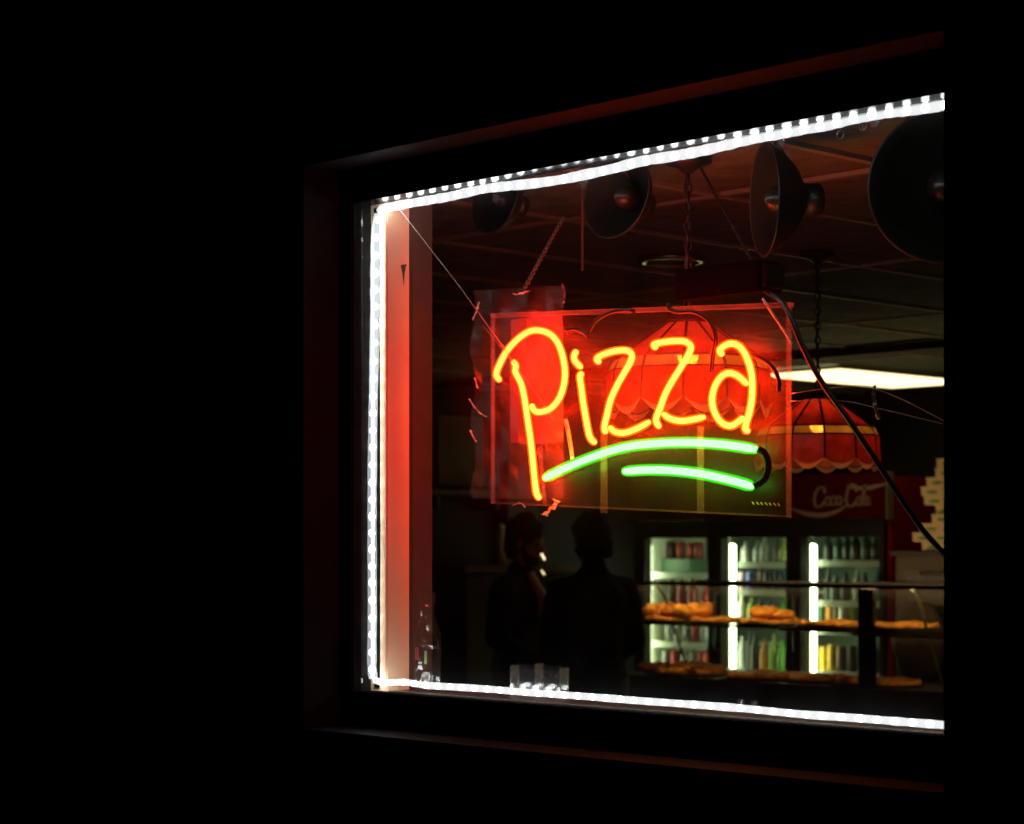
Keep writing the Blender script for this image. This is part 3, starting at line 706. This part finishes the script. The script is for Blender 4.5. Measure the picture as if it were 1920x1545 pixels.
# drinks on the shelves: every can and bottle on its own
def canmesh(h, r):
    bm = bmesh.new(); lathe(bm, [(0, 0), (r * .8, 0), (r, .008), (r, h - .014), (r * .82, h - .002), (r * .8, h), (0, h - .003)], 14); return bm
def bottlemesh(h, r):
    bm = bmesh.new(); lathe(bm, [(0, 0), (r * .9, 0), (r, .01), (r, h * .55), (r * .85, h * .66), (r * .38, h * .84), (r * .38, h), (0, h)], 14); return bm
DC = {'dark red': (.33, .03, .025), 'red': (.5, .03, .02), 'silver': (.42, .44, .42), 'pale': (.62, .66, .6), 'pink': (.6, .38, .45), 'blue': (.10, .14, .45), 'brown': (.14, .08, .04),
      'black': (.02, .022, .025), 'dark green': (.02, .09, .05), 'green': (.16, .55, .05), 'yellow': (.85, .52, .04), 'orange': (.75, .28, .03), 'teal': (.08, .30, .35), 'white': (.75, .75, .7), 'lime': (.42, .6, .08), 'cola': (.05, .02, .015)}
ORD = ['first', 'second', 'third', 'fourth', 'fifth', 'sixth', 'seventh', 'eighth', 'ninth', 'tenth']
DOOR = ['left cooler door', 'middle cooler door', 'right cooler door']
SHN = ['top shelf', 'second shelf', 'third shelf', 'bottom shelf']
meshcache = {}
def drink(door, row, k, n, px, zb, kind, col, h, r, dy=0.0, extra=''):
    y = YF + .20 + dy; x = at_y(px, HZ, y).x
    name = {'can': 'drink_can', 'bottle': 'drink_bottle'}[kind]
    key = (kind, h, r, col)
    if key not in meshcache:
        bm = canmesh(h, r) if kind == 'can' else bottlemesh(h, r)
        o = obj(name, bm, mat('drink_' + col.replace(' ', '_'), tuple(c * .6 for c in DC[col]), .32, .3 if kind == 'can' else 0, vary=.25, scale=30), None, True); meshcache[key] = o.data
        if kind == 'can':
            pass
    else:
        o = bpy.data.objects.new(name, meshcache[key]); COL.objects.link(o)
    o.location = (x + random.uniform(-.008, .008), y + random.uniform(-.015, .02), zb); o.rotation_euler = (0, 0, random.uniform(0, 6)); o.scale = (1, 1, random.uniform(.8, 1.06)) if kind == 'bottle' else (1, 1, random.uniform(.93, 1.03))
    tag(o, f'{col} {kind}, {ORD[k]} from left on the {SHN[row]} behind the {DOOR[door]}' + extra, kind, 'drinks in the cooler')
    return o
def row(door, r, pxs, cols, kind, h, rad, zb, dy=0.0):
    for k, (px, c) in enumerate(zip(pxs, cols)): drink(door, r, k, len(pxs), px, zb, kind, c, h, rad, dy)
def sz(i, py): return Z(py, yy, (1275, 1420, 1585)[i]) + .0015
# left door
zt = sz(0, 1076)
gb = thing('drink_crate', 'green plastic drinks crate on the top shelf behind the left cooler door', 'crate', (at_y(1278, HZ, YF + .3).x, YF + .3, zt))
cx = .15
for a in ((-cx, cx, -.09, -.084, .004, .095), (-cx, cx, .084, .09, .004, .095), (-cx, -cx + .006, -.083, .083, .004, .095), (cx - .006, cx, -.083, .083, .004, .095), (-cx, cx, -.09, .09, 0, .0035)):
    obj('crate_side', boxb(*a), mat('crate_green', (.07, .16, .08), .5), gb)
row(0, 0, [1248, 1262, 1279, 1296, 1313], ['dark red', 'cola', 'dark red', 'red', 'dark red'], 'can', .115, .033, zt + .096, .10)
row(0, 1, [1258, 1279, 1300, 1322], ['cola', 'dark red', 'dark red', 'red'], 'bottle', .21, .036, sz(0, 1146))
row(0, 2, [1254, 1270, 1287, 1304, 1321], ['silver', 'white', 'silver', 'red', 'silver'], 'can', .115, .033, sz(0, 1206))
row(0, 3, [1252, 1268, 1285, 1302, 1320], ['silver', 'red', 'silver', 'silver', 'red'], 'can', .15, .034, sz(0, 1262))
# middle door
row(1, 0, [1394, 1416, 1437, 1456, 1473], ['pale', 'silver', 'pale', 'silver', 'lime'], 'bottle', .165, .03, sz(1, 1056))
row(1, 1, [1393, 1410, 1427, 1443, 1459, 1475], ['pink', 'blue', 'brown', 'black', 'black', 'teal'], 'can', .125, .031, sz(1, 1108))
row(1, 2, [1394, 1411, 1427, 1443, 1460, 1474], ['white', 'lime', 'dark green', 'blue', 'teal', 'green'], 'bottle', .17, .031, sz(1, 1168))
row(1, 3, [1389, 1404, 1419, 1434, 1450, 1466, 1478], ['silver', 'black', 'black', 'orange', 'lime', 'green', 'orange'], 'bottle', .24, .031, sz(1, 1260))
# right door
row(2, 0, [1551, 1570, 1589, 1608, 1627, 1645], ['black', 'dark green', 'black', 'black', 'dark green', 'black'], 'bottle', .19, .033, sz(2, 1053))
row(2, 1, [1550, 1568, 1587, 1606, 1624, 1642], ['black', 'dark green', 'black', 'pale', 'dark green', 'teal'], 'bottle', .20, .033, sz(2, 1129))
row(2, 2, [1540, 1554, 1569, 1584, 1597, 1630, 1645], ['dark green', 'orange', 'brown', 'white', 'lime', 'dark green', 'black'], 'can', .15, .032, sz(2, 1182))
row(2, 3, [1545, 1562, 1580, 1597, 1628, 1644], ['yellow', 'yellow', 'brown', 'cola', 'dark green', 'black'], 'can', .16, .031, sz(2, 1262))

# ------------------------------------------------------------------ food display case on the counter
YC = 5.09; YC2 = 5.62
zr = at_y(1490, 1095, YC).z; zs = at_y(1490, 1176, YC).z; zb = at_y(1490, 1281, YC).z
x0, x1 = at_y(1190, 1200, YC).x, -4.6
dc = thing('display_case', 'glass food display case with dark rails on the shop counter', 'display case', ((x0 + x1) / 2, YC, 0))
def od(nm, a, m, bev=0.0): return obj(nm, local(boxb(*a, bev=bev), dc), M[m], dc)
od('counter_base', (x0 - .1, x1, YC - .02, YC2 + .25, 0, zb - .042), 'counter')
od('counter_top', (x0 - .14, x1, YC - .06, YC2 + .28, zb - .04, zb), 'counter', .006)
od('top_rail', (x0, x1, YC - .012, YC + .012, zr - .018, zr + .004), 'black', .004)
bm = bmesh.new(); tube(bm, [(x0 + .02, YC + .026, zr - .010), (x1 - .02, YC + .026, zr - .010)], .006, 8); obj('heat_strip', local(bm, dc), M['heat'], dc, True)
od('back_rail', (x0, x1, YC2 - .012, YC2 + .012, zr - .018, zr + .004), 'black', .004)
od('shelf_plate', (x0, x1, YC + .03, YC2 - .12, zs - .008, zs), 'case_glass', .002)
xm = at_y(1455, 1176, YC).x
od('shelf_edge', (xm, x1, YC + .008, YC + .028, zs - .022, zs + .004), 'steel', .004)
od('shelf_edge', (x0, xm - .004, YC + .008, YC + .028, zs - .014, zs + .002), 'black', .003)
od('shelf_edge', (xm + .5, x1, YC - .012, YC + .006, zs - .034, zs - .02), 'steel', .003)
xp0, xp1 = at_y(1611, 1200, YC).x, at_y(1640, 1200, YC).x
od('post', (xp0, xp1, YC - .014, YC + .02, zb + .001, zr - .019), 'black', .004)
for px in (1224, 1703):
    xx = at_y(px, 1100, YC).x; bm = bmesh.new()
    tube(bm, catmull([(xx, YC + .03, zr - .02), (xx, YC + .10, zr - .09), (xx, YC + .15, zr - .2), (xx, YC + .21, zr - .33), (xx, YC + .30, zb + .004)], 6), .007, 8)
    obj('end_profile', local(bm, dc), M['black'] if px < 1500 else mat('greenish_edge', (.08, .11, .07), .3), dc, True)
od('front_glass', (x0 + .01, xp0 - .002, YC - .006, YC, zb + .002, zr - .02), 'case_glass')
od('front_glass', (xp1 + .002, x1 - .01, YC - .006, YC, zb + .002, zr - .02), 'case_glass')

# baked goods: knotted rolls and pizzas
def roll(px, Y, z, L, W, H, label, rz=0.0, seed=0):
    x = at_y(px, HZ, Y).x; rnd = random.Random(seed)
    t = thing('bread_roll', label, 'bread roll', (x, Y, z), rz, 'baked rolls in the case')
    H *= 1.3; bm = bmesh.new(); ellipsoid(bm, (0, 0, H * .5), (L / 2, W / 2, H * .52), None, 18, 12)
    for v in bm.verts:
        a = math.atan2(v.co.y, v.co.x); k = 1 + .10 * math.sin(3 * a + seed) + .06 * rnd.uniform(-1, 1)
        v.co.x *= k; v.co.y *= k; v.co.z = max(0.0, v.co.z * (1 + .12 * math.sin(v.co.x * 45 + seed)))
    obj('crust', bm, M['crust'], t, True)
    bm = bmesh.new()
    for i in range(3):
        f = -.25 + .25 * i; tube(bm, catmull([(L * f, -W * .34, H * .78), (L * (f + .06), 0, H * 1.03), (L * (f + .12), W * .34, H * .78)], 4), .006, 6)
    obj('score_ridge', bm, M['cheese'], t, True)
    return t
def pizza(px, Y, z, r, label, dome_h=.02, seed=0, kind='cheese'):
    x = at_y(px, HZ, Y).x; rnd = random.Random(seed)
    t = thing('pizza', label, 'pizza', (x, Y, z), rnd.uniform(0, 6), 'pizzas in the case')
    bm = bmesh.new(); lathe(bm, [(0, 0), (r * 1.02, 0), (r * 1.1, .012), (r * 1.085, .012), (r * 1.0, .004), (0, .004)], 28); obj('pan', bm, M['tray'], t, True)
    def wob(a): return 1 + .03 * math.sin(3 * a + seed) + .02 * math.sin(7 * a)
    bm = bmesh.new(); prof = [(r * .98, .005), (r * 1.0, .018), (r * .95, .032 + dome_h * .2), (r * .86, .026), (r * .84, .006)]
    lathe(bm, prof, 32)
    for v in bm.verts:
        a = math.atan2(v.co.y, v.co.x); v.co.z *= 1 + .25 * math.sin(5 * a + seed) * .6 + rnd.uniform(-.08, .08); v.co.x *= wob(a) * .99; v.co.y *= wob(a) * .99
    obj('crust', bm, M['crust'], t, True)
    bm = bmesh.new(); lathe(bm, [(r * .85, .012), (r * .7, .02 + dome_h * .4), (r * .4, .022 + dome_h * .9), (0, .022 + dome_h)], 28)
    for v in bm.verts: v.co.z += rnd.uniform(-.003, .004)
    top = obj('topping', bm, M['cheese'] if kind == 'cheese' else M['sauce'], t, True)
    bm = bmesh.new()
    for i in range(14):
        a = rnd.uniform(0, 6.28); q = r * .75 * math.sqrt(rnd.random()); zz = .023 + dome_h * (1 - (q / r) ** 1.4) * .95
        ellipsoid(bm, (q * math.cos(a), q * math.sin(a), zz), (.018, .018, .006), None, 8, 5)
    obj('topping_slices', bm, M['sauce'] if kind == 'cheese' else M['cheese'], t, True)
    return t
YS = YC + .13
pizza(1262, YS + .04, zs + .001, .165, 'sauce topped pizza at the left end of the case shelf', .0, 1, 'sauce')
pizza(1345, YS + .06, zs + .001, .150, 'pizza on the case shelf in front of the first cooler tube', .0, 2, 'sauce')
pizza(1443, YS + .04, zs + .001, .165, 'pizza with two puffed rolls on it on the case shelf', .0, 3, 'sauce')
pizza(1568, YS + .04, zs + .001, .20, 'flat sauce topped pizza on the case shelf left of the post', .0, 4, 'sauce')
pizza(1690, YS + .06, zs + .001, .19, 'pizza on the case shelf right of the post', .0, 5, 'sauce')
zt = zs + .024
roll(1226, YS - .02, zt, .15, .11, .055, 'leftmost puffed roll on the case shelf', R(35), 1)
roll(1253, YS + .02, zt, .14, .11, .060, 'second puffed roll from the left on the case shelf', R(-25), 2)
roll(1282, YS - .02, zt, .14, .12, .056, 'third puffed roll from the left on the case shelf', R(40), 3)
roll(1312, YS + .04, zt, .18, .12, .064, 'large puffed roll on the case shelf left of the first cooler tube', R(10), 4)
roll(1433, YS + .02, zt, .18, .13, .056, 'domed roll on the case shelf between the two cooler tubes', R(5), 5)
roll(1468, YS + .04, zt, .15, .11, .042, 'lower roll just right of the domed roll on the case shelf', R(-20), 6)
pizza(1296, YC + .16, zb + .001, .21, 'mounded pizza at the left end on the case floor', .055, 6)
pizza(1430, YC + .16, zb + .001, .20, 'flat pizza on the case floor between the two cooler tubes', .012, 7)
pizza(1535, YC + .20, zb + .001, .16, 'pizza on the case floor just right of the second cooler tube', .02, 8)
pizza(1592, YC + .10, zb + .001, .10, 'small pizza on the case floor touching the post on its left', .02, 9)
pizza(1668, YC + .18, zb + .001, .16, 'pizza on the case floor right of the post', .015, 10)
roll(1228, YC + .10, zb + .001, .20, .12, .05, 'roll on the case floor nearest the standing people', R(30), 11)

# ------------------------------------------------------------------ oven with pizza boxes behind the counter
xo = at_y(1674, 1034, 5.80).x; zo = at_y(1720, 1033, 5.80).z
ov = thing('pizza_oven', 'dark metal oven cabinet carrying the stack of pizza boxes', 'oven', (xo + .7, 5.8, 0))
def oo(nm, a, m, bev=0.0): return obj(nm, local(boxb(*a, bev=bev), ov), M[m], ov)
oo('cabinet', (xo, xo + 1.4, 5.82, 6.52, .1, zo - .026), 'counter', .008)
oo('top_plate', (xo - .02, xo + 1.42, 5.80, 6.54, zo - .025, zo), 'black', .004)
oo('oven_door', (xo + .08, xo + 1.3, 5.795, 5.818, zo - .34, zo - .10), 'black', .004)
oo('oven_door', (xo + .08, xo + 1.3, 5.795, 5.818, zo - .68, zo - .44), 'black', .004)
for z in (zo - .12, zo - .46): 
    bm = bmesh.new(); tube(bm, [(xo + .2, 5.77, z), (xo + 1.2, 5.77, z)], .01, 8); obj('handle', local(bm, ov), M['steel'], ov, True)
for s in (.1, 1.2): oo('leg', (xo + s, xo + s + .1, 5.9, 6.4, 0, .1), 'black')
lefts = [1726, 1709, 1725, 1745, 1746, 1731, 1725, 1735, 1751, 1754]; bxh = .0495
PL = ['lowest', 'second lowest', 'third lowest', 'fourth from the bottom', 'shaded fifth from the bottom', 'fifth from the top', 'fourth from the top', 'third from the top', 'second from the top', 'topmost']
for k, px in enumerate(lefts):
    xb = at_y(px, HZ, 5.84).x; sz_ = .40 if k not in (3, 4, 8, 9) else .34
    t = thing('pizza_box', f'cream pizza box printed in green, {PL[k]} of the stack', 'pizza box', (xb + sz_ / 2, 5.85 + sz_ / 2 + (.03 if k == 4 else 0), zo + .001 + k * bxh), R(random.uniform(-2, 2)), 'stacked pizza boxes')
    h = sz_ / 2; bm = boxb(-h, h, -h, h, 0, bxh - .002, bev=.0025); obj('carton', bm, M['cardboard'], t)
    bm = bmesh.new(); box(bm, -h - .0015, h + .0015, -h - .0015, h + .0015, bxh - .010, bxh - .001); obj('lid_flap', bm, M['cardboard'], t)
    for j in range(3):
        xa = -h + .035 + j * .125
        pr = bmesh.new(); n = 12
        prism(pr, [(xa + .035 + .036 * math.cos(2 * math.pi * i / n), -h - .0007, .019 + .010 * math.sin(2 * math.pi * i / n)) for i in range(n)], (0, -.0006, 0)); obj('green_print', pr, M['green_ink'], t)
# pale bag lying behind the rail near the oven
p = at_y(1722, 1090, 5.70); bm = bmesh.new(); ellipsoid(bm, (0, 0, .10), (.17, .06, .10), None, 16, 10)
for v in bm.verts: v.co += Vector((random.uniform(-.008, .008), random.uniform(-.008, .008), random.uniform(-.008, .008))); 
o = obj('paper_bag', bm, mat('dull_bag', (.05, .04, .022), .9, bump=.5, bscale=20), None, True); o.location = (p.x, 5.70, zb + .3); tag(o, 'dull crumpled bag in the dark beneath the pizza boxes', 'bag')
o.location.z = zb + .0; o.scale = (1, 1, 2.1)

# ------------------------------------------------------------------ left wall of the room
a, b = at_x(818, 778, XL), at_x(905, 912, XL)
nb = thing('notice_board', 'dim beige board on the far wall beside the jamb', 'board', (XL, (a.y + b.y) / 2, b.z))
obj('panel', local(boxb(XL + .001, XL + .02, a.y, b.y, b.z, min(a.z, CEIL - .02), bev=.004), nb), M['board'], nb)
obj('frame_rail', local(boxb(XL + .001, XL + .03, b.y + .002, b.y + .03, b.z, min(a.z, CEIL - .02)), nb), M['black'], nb)
a, b = at_x(806, 917, XL + .25), at_x(962, 926, XL + .25)
ws = thing('wall_shelf', 'long pale edged shelf on the far wall under the beige board', 'shelf', (XL, (a.y + b.y) / 2, a.z))
obj('plank', local(boxb(XL + .001, XL + .25, a.y - .4, b.y, a.z - .03, a.z, bev=.003), ws), mat('shelf_plank', (.07, .058, .038), .7), ws)
for yb in (a.y + .1, b.y - .1): obj('bracket', local(boxb(XL + .001, XL + .2, yb, yb + .03, a.z - .12, a.z - .031), ws), M['black'], ws)
a = at_x(952, 940, XL + .1); b = at_x(1010, 940, XL + .1)
tag(obj('wall_pilaster', boxb(XL + .001, XL + .1, a.y, b.y, 0, CEIL - .02, bev=.006), mat('pilaster_paint', (.05, .032, .02), .8)), 'brown upright pilaster behind the head of the left person', 'pilaster')
p = at_y(940, 1060, 5.0)
bt = thing('paper_roll_holder', 'pale upright paper roll behind the left person', 'paper roll', (p.x, 5.0, p.z))
bm = bmesh.new(); lathe(bm, [(0, 0), (.03, 0), (.03, .19), (.024, .2), (.02, .215), (0, .215)], 18); obj('roll', bm, M['pale'], bt, True)
bm = bmesh.new(); lathe(bm, [(0, .216), (.02, .216), (.022, .23), (.014, .245), (0, .25)], 14); obj('knob', bm, mat('pale_knob', (.7, .65, .5), .4), bt, True)
zsd = p.z
sd = thing('side_counter', 'dim beige side counter on the far left behind the people', 'counter', (-9.0, 5.0, 0))
obj('worktop', local(boxb(XL + .05, p.x + .12, 4.6, 5.5, zsd - .04, zsd - .001, bev=.004), sd), mat('worktop', (.06, .045, .022), .7), sd)
obj('cabinet', local(boxb(XL + .07, p.x + .08, 4.65, 5.5, 0, zsd - .041), sd), mat('side_cabinet', (.018, .014, .009), .8), sd)
for py, h, lb, e in ((1043, .030, 'small bright glint between the two people', 'spot'), (1072, .028, 'faint lower glint between the two people', 'spot')):  # bright glints modelled as small emissive tubes on thin stems
    p = at_y(1018, py, 4.75); t = thing('bright_glint', lb, 'lamp', p)
    bm = bmesh.new(); tube(bm, catmull([(-.014, 0, .018), (0, 0, 0), (.014, 0, -.018)] if py < 1060 else [(-.012, 0, .006), (0, 0, -.004), (.012, 0, -.016)], 3), .0055 if py < 1060 else .0035, 8); obj('glow_tube', bm, M[e], t, True)
    bm = bmesh.new(); tube(bm, [(0, .018, -.02), (0, .018, -(p.z - .9) if py > 1060 else -.08)], .005, 6); obj('stem', bm, M['bronze'], t, True)

# ------------------------------------------------------------------ people
def capsule(bm, a, b, ra, rb, n=5):
    a, b = Vector(a), Vector(b); L = (b - a).length
    d = (b - a).normalized() if L > 1e-6 else Vector((0, 0, 1))
    pts = [a - d * ra * .9, a - d * ra * .6] + [a.lerp(b, i / n) for i in range(n + 1)] + [b + d * rb * .6, b + d * rb * .9]
    rr = [ra * .42, ra * .8] + [ra + (rb - ra) * i / n for i in range(n + 1)] + [rb * .8, rb * .42]
    tube(bm, pts, 0, 12, True, rr)
def meld(o, vox, it=6):
    m = o.modifiers.new('meld', 'REMESH'); m.mode = 'VOXEL'; m.voxel_size = vox; m.use_smooth_shade = True
    s = o.modifiers.new('soften', 'SMOOTH'); s.iterations = it; s.factor = .5
def person(label, loc, rz, pose):
    """local frame: faces +x, left side +y"""
    t = thing('person', label, 'person', loc, rz)
    H = pose['h'] / 1.75; J = {}
    def s(v): return Vector(v) * H
    lean = pose.get('lean', 0.0)
    J['pel'] = s((0, 0, .95)); J['waist'] = s((lean * .3, 0, 1.10)); J['chest'] = s((lean * .7, 0, 1.32)); J['neck'] = s((lean, 0, 1.47)); J['head'] = s((lean + .02 + pose.get('hx', 0), 0, 1.635))
    for sd_, sg in (('l', 1), ('r', -1)):
        J['sh' + sd_] = s((lean * .9, sg * .175, 1.375)); J['el' + sd_] = s(pose['el' + sd_]); J['wr' + sd_] = s(pose['wr' + sd_])
        J['hip' + sd_] = s((0, sg * .09, .92)); J['kn' + sd_] = s((.02 + sg * .02, sg * .105, .50)); J['an' + sd_] = s((-.02 + sg * .04, sg * .12, .08))
    # body, one surface
    bm = bmesh.new()
    ellipsoid(bm, J['pel'], (.11 * H, .155 * H, .12 * H)); ellipsoid(bm, J['waist'], (.10 * H, .135 * H, .14 * H)); ellipsoid(bm, J['chest'], (.115 * H, .165 * H, .17 * H))
    capsule(bm, J['neck'] - s((0, 0, .05)), J['head'] - s((.01, 0, .06)), .058 * H, .052 * H)
    hd_ = J['head']; hm = Matrix.Rotation(pose.get('turn', 0), 4, 'Z') @ Matrix.Rotation(pose.get('nod', 0), 4, 'Y')
    def hp(v): return hd_ + (hm @ (Vector(v) * H))
    hr = hm.copy()
    ellipsoid(bm, hp((-.008, 0, .03)), (.098 * H, .076 * H, .092 * H), hr, 16, 12)
    ellipsoid(bm, hp((.022, 0, -.045)), (.066 * H, .058 * H, .066 * H), hr, 14, 10)
    ellipsoid(bm, hp((.058, 0, -.088)), (.026 * H, .028 * H, .022 * H), hr)
    capsule(bm, hp((.083, 0, .012)), hp((.106, 0, -.026)), .009 * H, .015 * H)
    capsule(bm, hp((.078, .034, .026)), hp((.084, -.034, .026)), .013 * H, .013 * H)
    capsule(bm, hp((.080, .017, -.058)), hp((.080, -.017, -.058)), .011 * H, .011 * H)
    for sg in (1, -1): ellipsoid(bm, hp((-.008, sg * .080, -.008)), (.018 * H, .010 * H, .032 * H), hr)
    for d in 'lr':
        sg = 1 if d == 'l' else -1
        capsule(bm, J['sh' + d], J['el' + d], .052 * H, .042 * H); capsule(bm, J['el' + d], J['wr' + d], .042 * H, .028 * H)
        capsule(bm, J['hip' + d], J['kn' + d], .088 * H, .056 * H); capsule(bm, J['kn' + d], J['an' + d], .055 * H, .038 * H)
        capsule(bm, J['an' + d] + s((-.03, 0, -.03)), J['an' + d] + s((.14, sg * .02, -.045)), .036 * H, .03 * H)
        # hand: palm, four fingers and a thumb
        f = (J['wr' + d] - J['el' + d]).normalized(); up = Vector((0, 0, 1)); side = f.cross(up)
        if side.length < .2: side = Vector((1, 0, 0)) - f * f.x
        side.normalize(); nrm = side.cross(f).normalized() * -1; w = J['wr' + d]
        palm = w + f * .055 * H; ellipsoid(bm, palm, (.05 * H, .04 * H, .018 * H), Matrix((f, side, nrm)).transposed().to_4x4())
        for i, (off, ln) in enumerate(((-.030, .062), (-.010, .072), (.011, .068), (.031, .052))):
            k0 = w + f * .092 * H + side * off * H; k1 = k0 + (f * .8 + nrm * .45).normalized() * ln * .5 * H; k2 = k1 + (f * .35 + nrm * .9).normalized() * ln * .5 * H
            capsule(bm, k0, k1, .009 * H, .008 * H, 2); capsule(bm, k1, k2, .008 * H, .0065 * H, 2)
        k0 = w + f * .035 * H - side * .035 * H; k1 = k0 + (f * .6 - side * .7).normalized() * .035 * H; k2 = k1 + (f * .9 + nrm * .3).normalized() * .03 * H
        capsule(bm, k0, k1, .012 * H, .010 * H, 2); capsule(bm, k1, k2, .010 * H, .008 * H, 2)
    body = obj('body', bm, M['skin'], t, True); meld(body, .0085, 4)
    for sg in (1, -1):
        e = bmesh.new(); ellipsoid(e, hp((.078, sg * .031, .006)), (.011 * H, .013 * H, .011 * H)); obj('eye', e, M['eye'], t, True)
    # hair
    bm = bmesh.new()
    ellipsoid(bm, hp((-.020, 0, .052)), (.106 * H, .090 * H, .095 * H), hr, 18, 12)
    ellipsoid(bm, hp((-.055, 0, -.005)), (.066 * H, .084 * H, .092 * H), hr, 16, 10)
    for i in range(26):
        a_ = random.uniform(0, 6.28); q_ = random.uniform(.2, 1)
        ellipsoid(bm, hp((-.02 + .085 * q_ * math.cos(a_), .075 * q_ * math.sin(a_), .085 + .055 * (1 - q_ * q_) + random.uniform(-.01, .012))), [random.uniform(.018, .03) * H] * 3, None, 8, 6)
    if pose.get('bushy'):
        for i in range(30):
            a_ = random.uniform(-1.9, 1.9) + math.pi; ellipsoid(bm, hp((.085 * math.cos(a_), .088 * math.sin(a_), random.uniform(-.07, .08))), [random.uniform(.022, .036) * H] * 3, None, 8, 6)
    hair = obj('hair', bm, M['hair'], t, True); meld(hair, .010, 2)
    hd2 = hair.modifiers.new('tousle', 'DISPLACE'); tx2 = bpy.data.textures.new('tousle', 'CLOUDS'); tx2.noise_scale = .03; hd2.texture = tx2; hd2.strength = .03; hd2.mid_level = .45
    if pose.get('beard'):
        bm = bmesh.new(); ellipsoid(bm, hp((.040, 0, -.082)), (.056 * H, .060 * H, .042 * H), hr, 14, 10)
        for sg in (1, -1): capsule(bm, hp((.005, sg * .070, -.01)), hp((.04, sg * .05, -.085)), .014 * H, .02 * H)
        bd = obj('beard', bm, M['hair'], t, True); meld(bd, .009, 2)
    # jacket
    bm = bmesh.new(); g = pose.get('bulk', 1.0)
    ellipsoid(bm, J['pel'] + s((0, 0, .0)), (.145 * H * g, .185 * H * g, .17 * H)); ellipsoid(bm, J['waist'], (.135 * H * g, .175 * H * g, .19 * H)); ellipsoid(bm, J['chest'] - s((0, 0, .01)), (.145 * H * g, .195 * H * g, .185 * H))
    for d in 'lr':
        capsule(bm, J['neck'] - s((0, 0, .045)), J['sh' + d] - s((0, 0, .01)), .078 * H, .076 * H * g); capsule(bm, J['sh' + d], J['el' + d], .084 * H * g, .066 * H * g); capsule(bm, J['el' + d], J['wr' + d] - (J['wr' + d] - J['el' + d]).normalized() * .02, .064 * H * g, .048 * H * g)
    capsule(bm, J['neck'] - s((0, 0, .07)), J['neck'] + s((-.012, 0, .015)), .094 * H, .078 * H)
    jk = obj('jacket', bm, M[pose['jm']], t, True); meld(jk, .013, 5)
    dsp = jk.modifiers.new('folds', 'DISPLACE'); tx = bpy.data.textures.new('folds', 'CLOUDS'); tx.noise_scale = .11; dsp.texture = tx; dsp.strength = .022; dsp.mid_level = .5
    if pose.get('scarf'):
        bm = bmesh.new(); c = J['chest']; y = pose['scarf'] * H
        tube(bm, catmull([J['neck'] + s((.06, y * .6, .0)), J['neck'] + s((.105, y, -.06)), c + s((.155 * g, y, .03)), c + s((.165 * g, y * .9, -.10))], 5), .026 * H, 8)
        for v in bm.verts: v.co += Vector((random.uniform(-.002, .002),) * 3)
        obj('scarf', bm, M['shirt'], t, True)
    bm = bmesh.new(); ellipsoid(bm, J['pel'], (.128 * H, .172 * H, .12 * H))
    for d in 'lr': capsule(bm, J['hip' + d], J['kn' + d], .104 * H, .074 * H); capsule(bm, J['kn' + d], J['an' + d] + s((0, 0, .0)), .074 * H, .062 * H)
    tr_ = obj('trousers', bm, M['trouser'], t, True); meld(tr_, .013, 4)
    for d in 'lr':
        sg = 1 if d == 'l' else -1; bm = bmesh.new(); a_ = J['an' + d]
        prism(bm, [(a_.x - .085, a_.y - .045, .001), (a_.x + .10, a_.y - .05 + sg * .01, .001), (a_.x + .19, a_.y - .028 + sg * .015, .001), (a_.x + .205, a_.y + sg * .015, .001), (a_.x + .19, a_.y + .03 + sg * .015, .001), (a_.x + .10, a_.y + .05 + sg * .01, .001), (a_.x - .085, a_.y + .045, .001)], (0, 0, .085))
        for v in bm.verts:
            if v.co.z > .05 and v.co.x > a_.x + .05: v.co.z -= (v.co.x - a_.x - .05) * .28
        bmesh.ops.bevel(bm, geom=bm.edges[:], offset=.012, segments=2, affect='EDGES'); obj('shoe', bm, M['shoe'], t, True)
    return t
pl = at_y(972, HZ, 4.30); pr_ = at_y(1114, HZ, 4.25)
right_dir = math.atan2(RT.y, RT.x)
person('person in a black jacket with cream scarf, dark hair and beard, facing right', (pl.x, pl.y, 0), right_dir - R(35),
       dict(h=1.74, lean=.03, turn=R(16), nod=R(10), beard=True, jm='jacket', scarf=-.03, bulk=1.0,
            ell=(.05, .25, 1.13), wrl=(.22, .18, .98), elr=(.04, -.26, 1.13), wrr=(.24, -.16, 1.0)))
person('person in a dark coat with bushy dark hair, turned away from the window', (pr_.x, pr_.y, 0), right_dir + R(112),
       dict(h=1.75, lean=.02, turn=R(20), nod=R(6), jm='coat', bushy=True, bulk=1.0,
            ell=(.03, .24, 1.12), wrl=(.19, .17, .95), elr=(.03, -.24, 1.12), wrr=(.20, -.15, .97)))
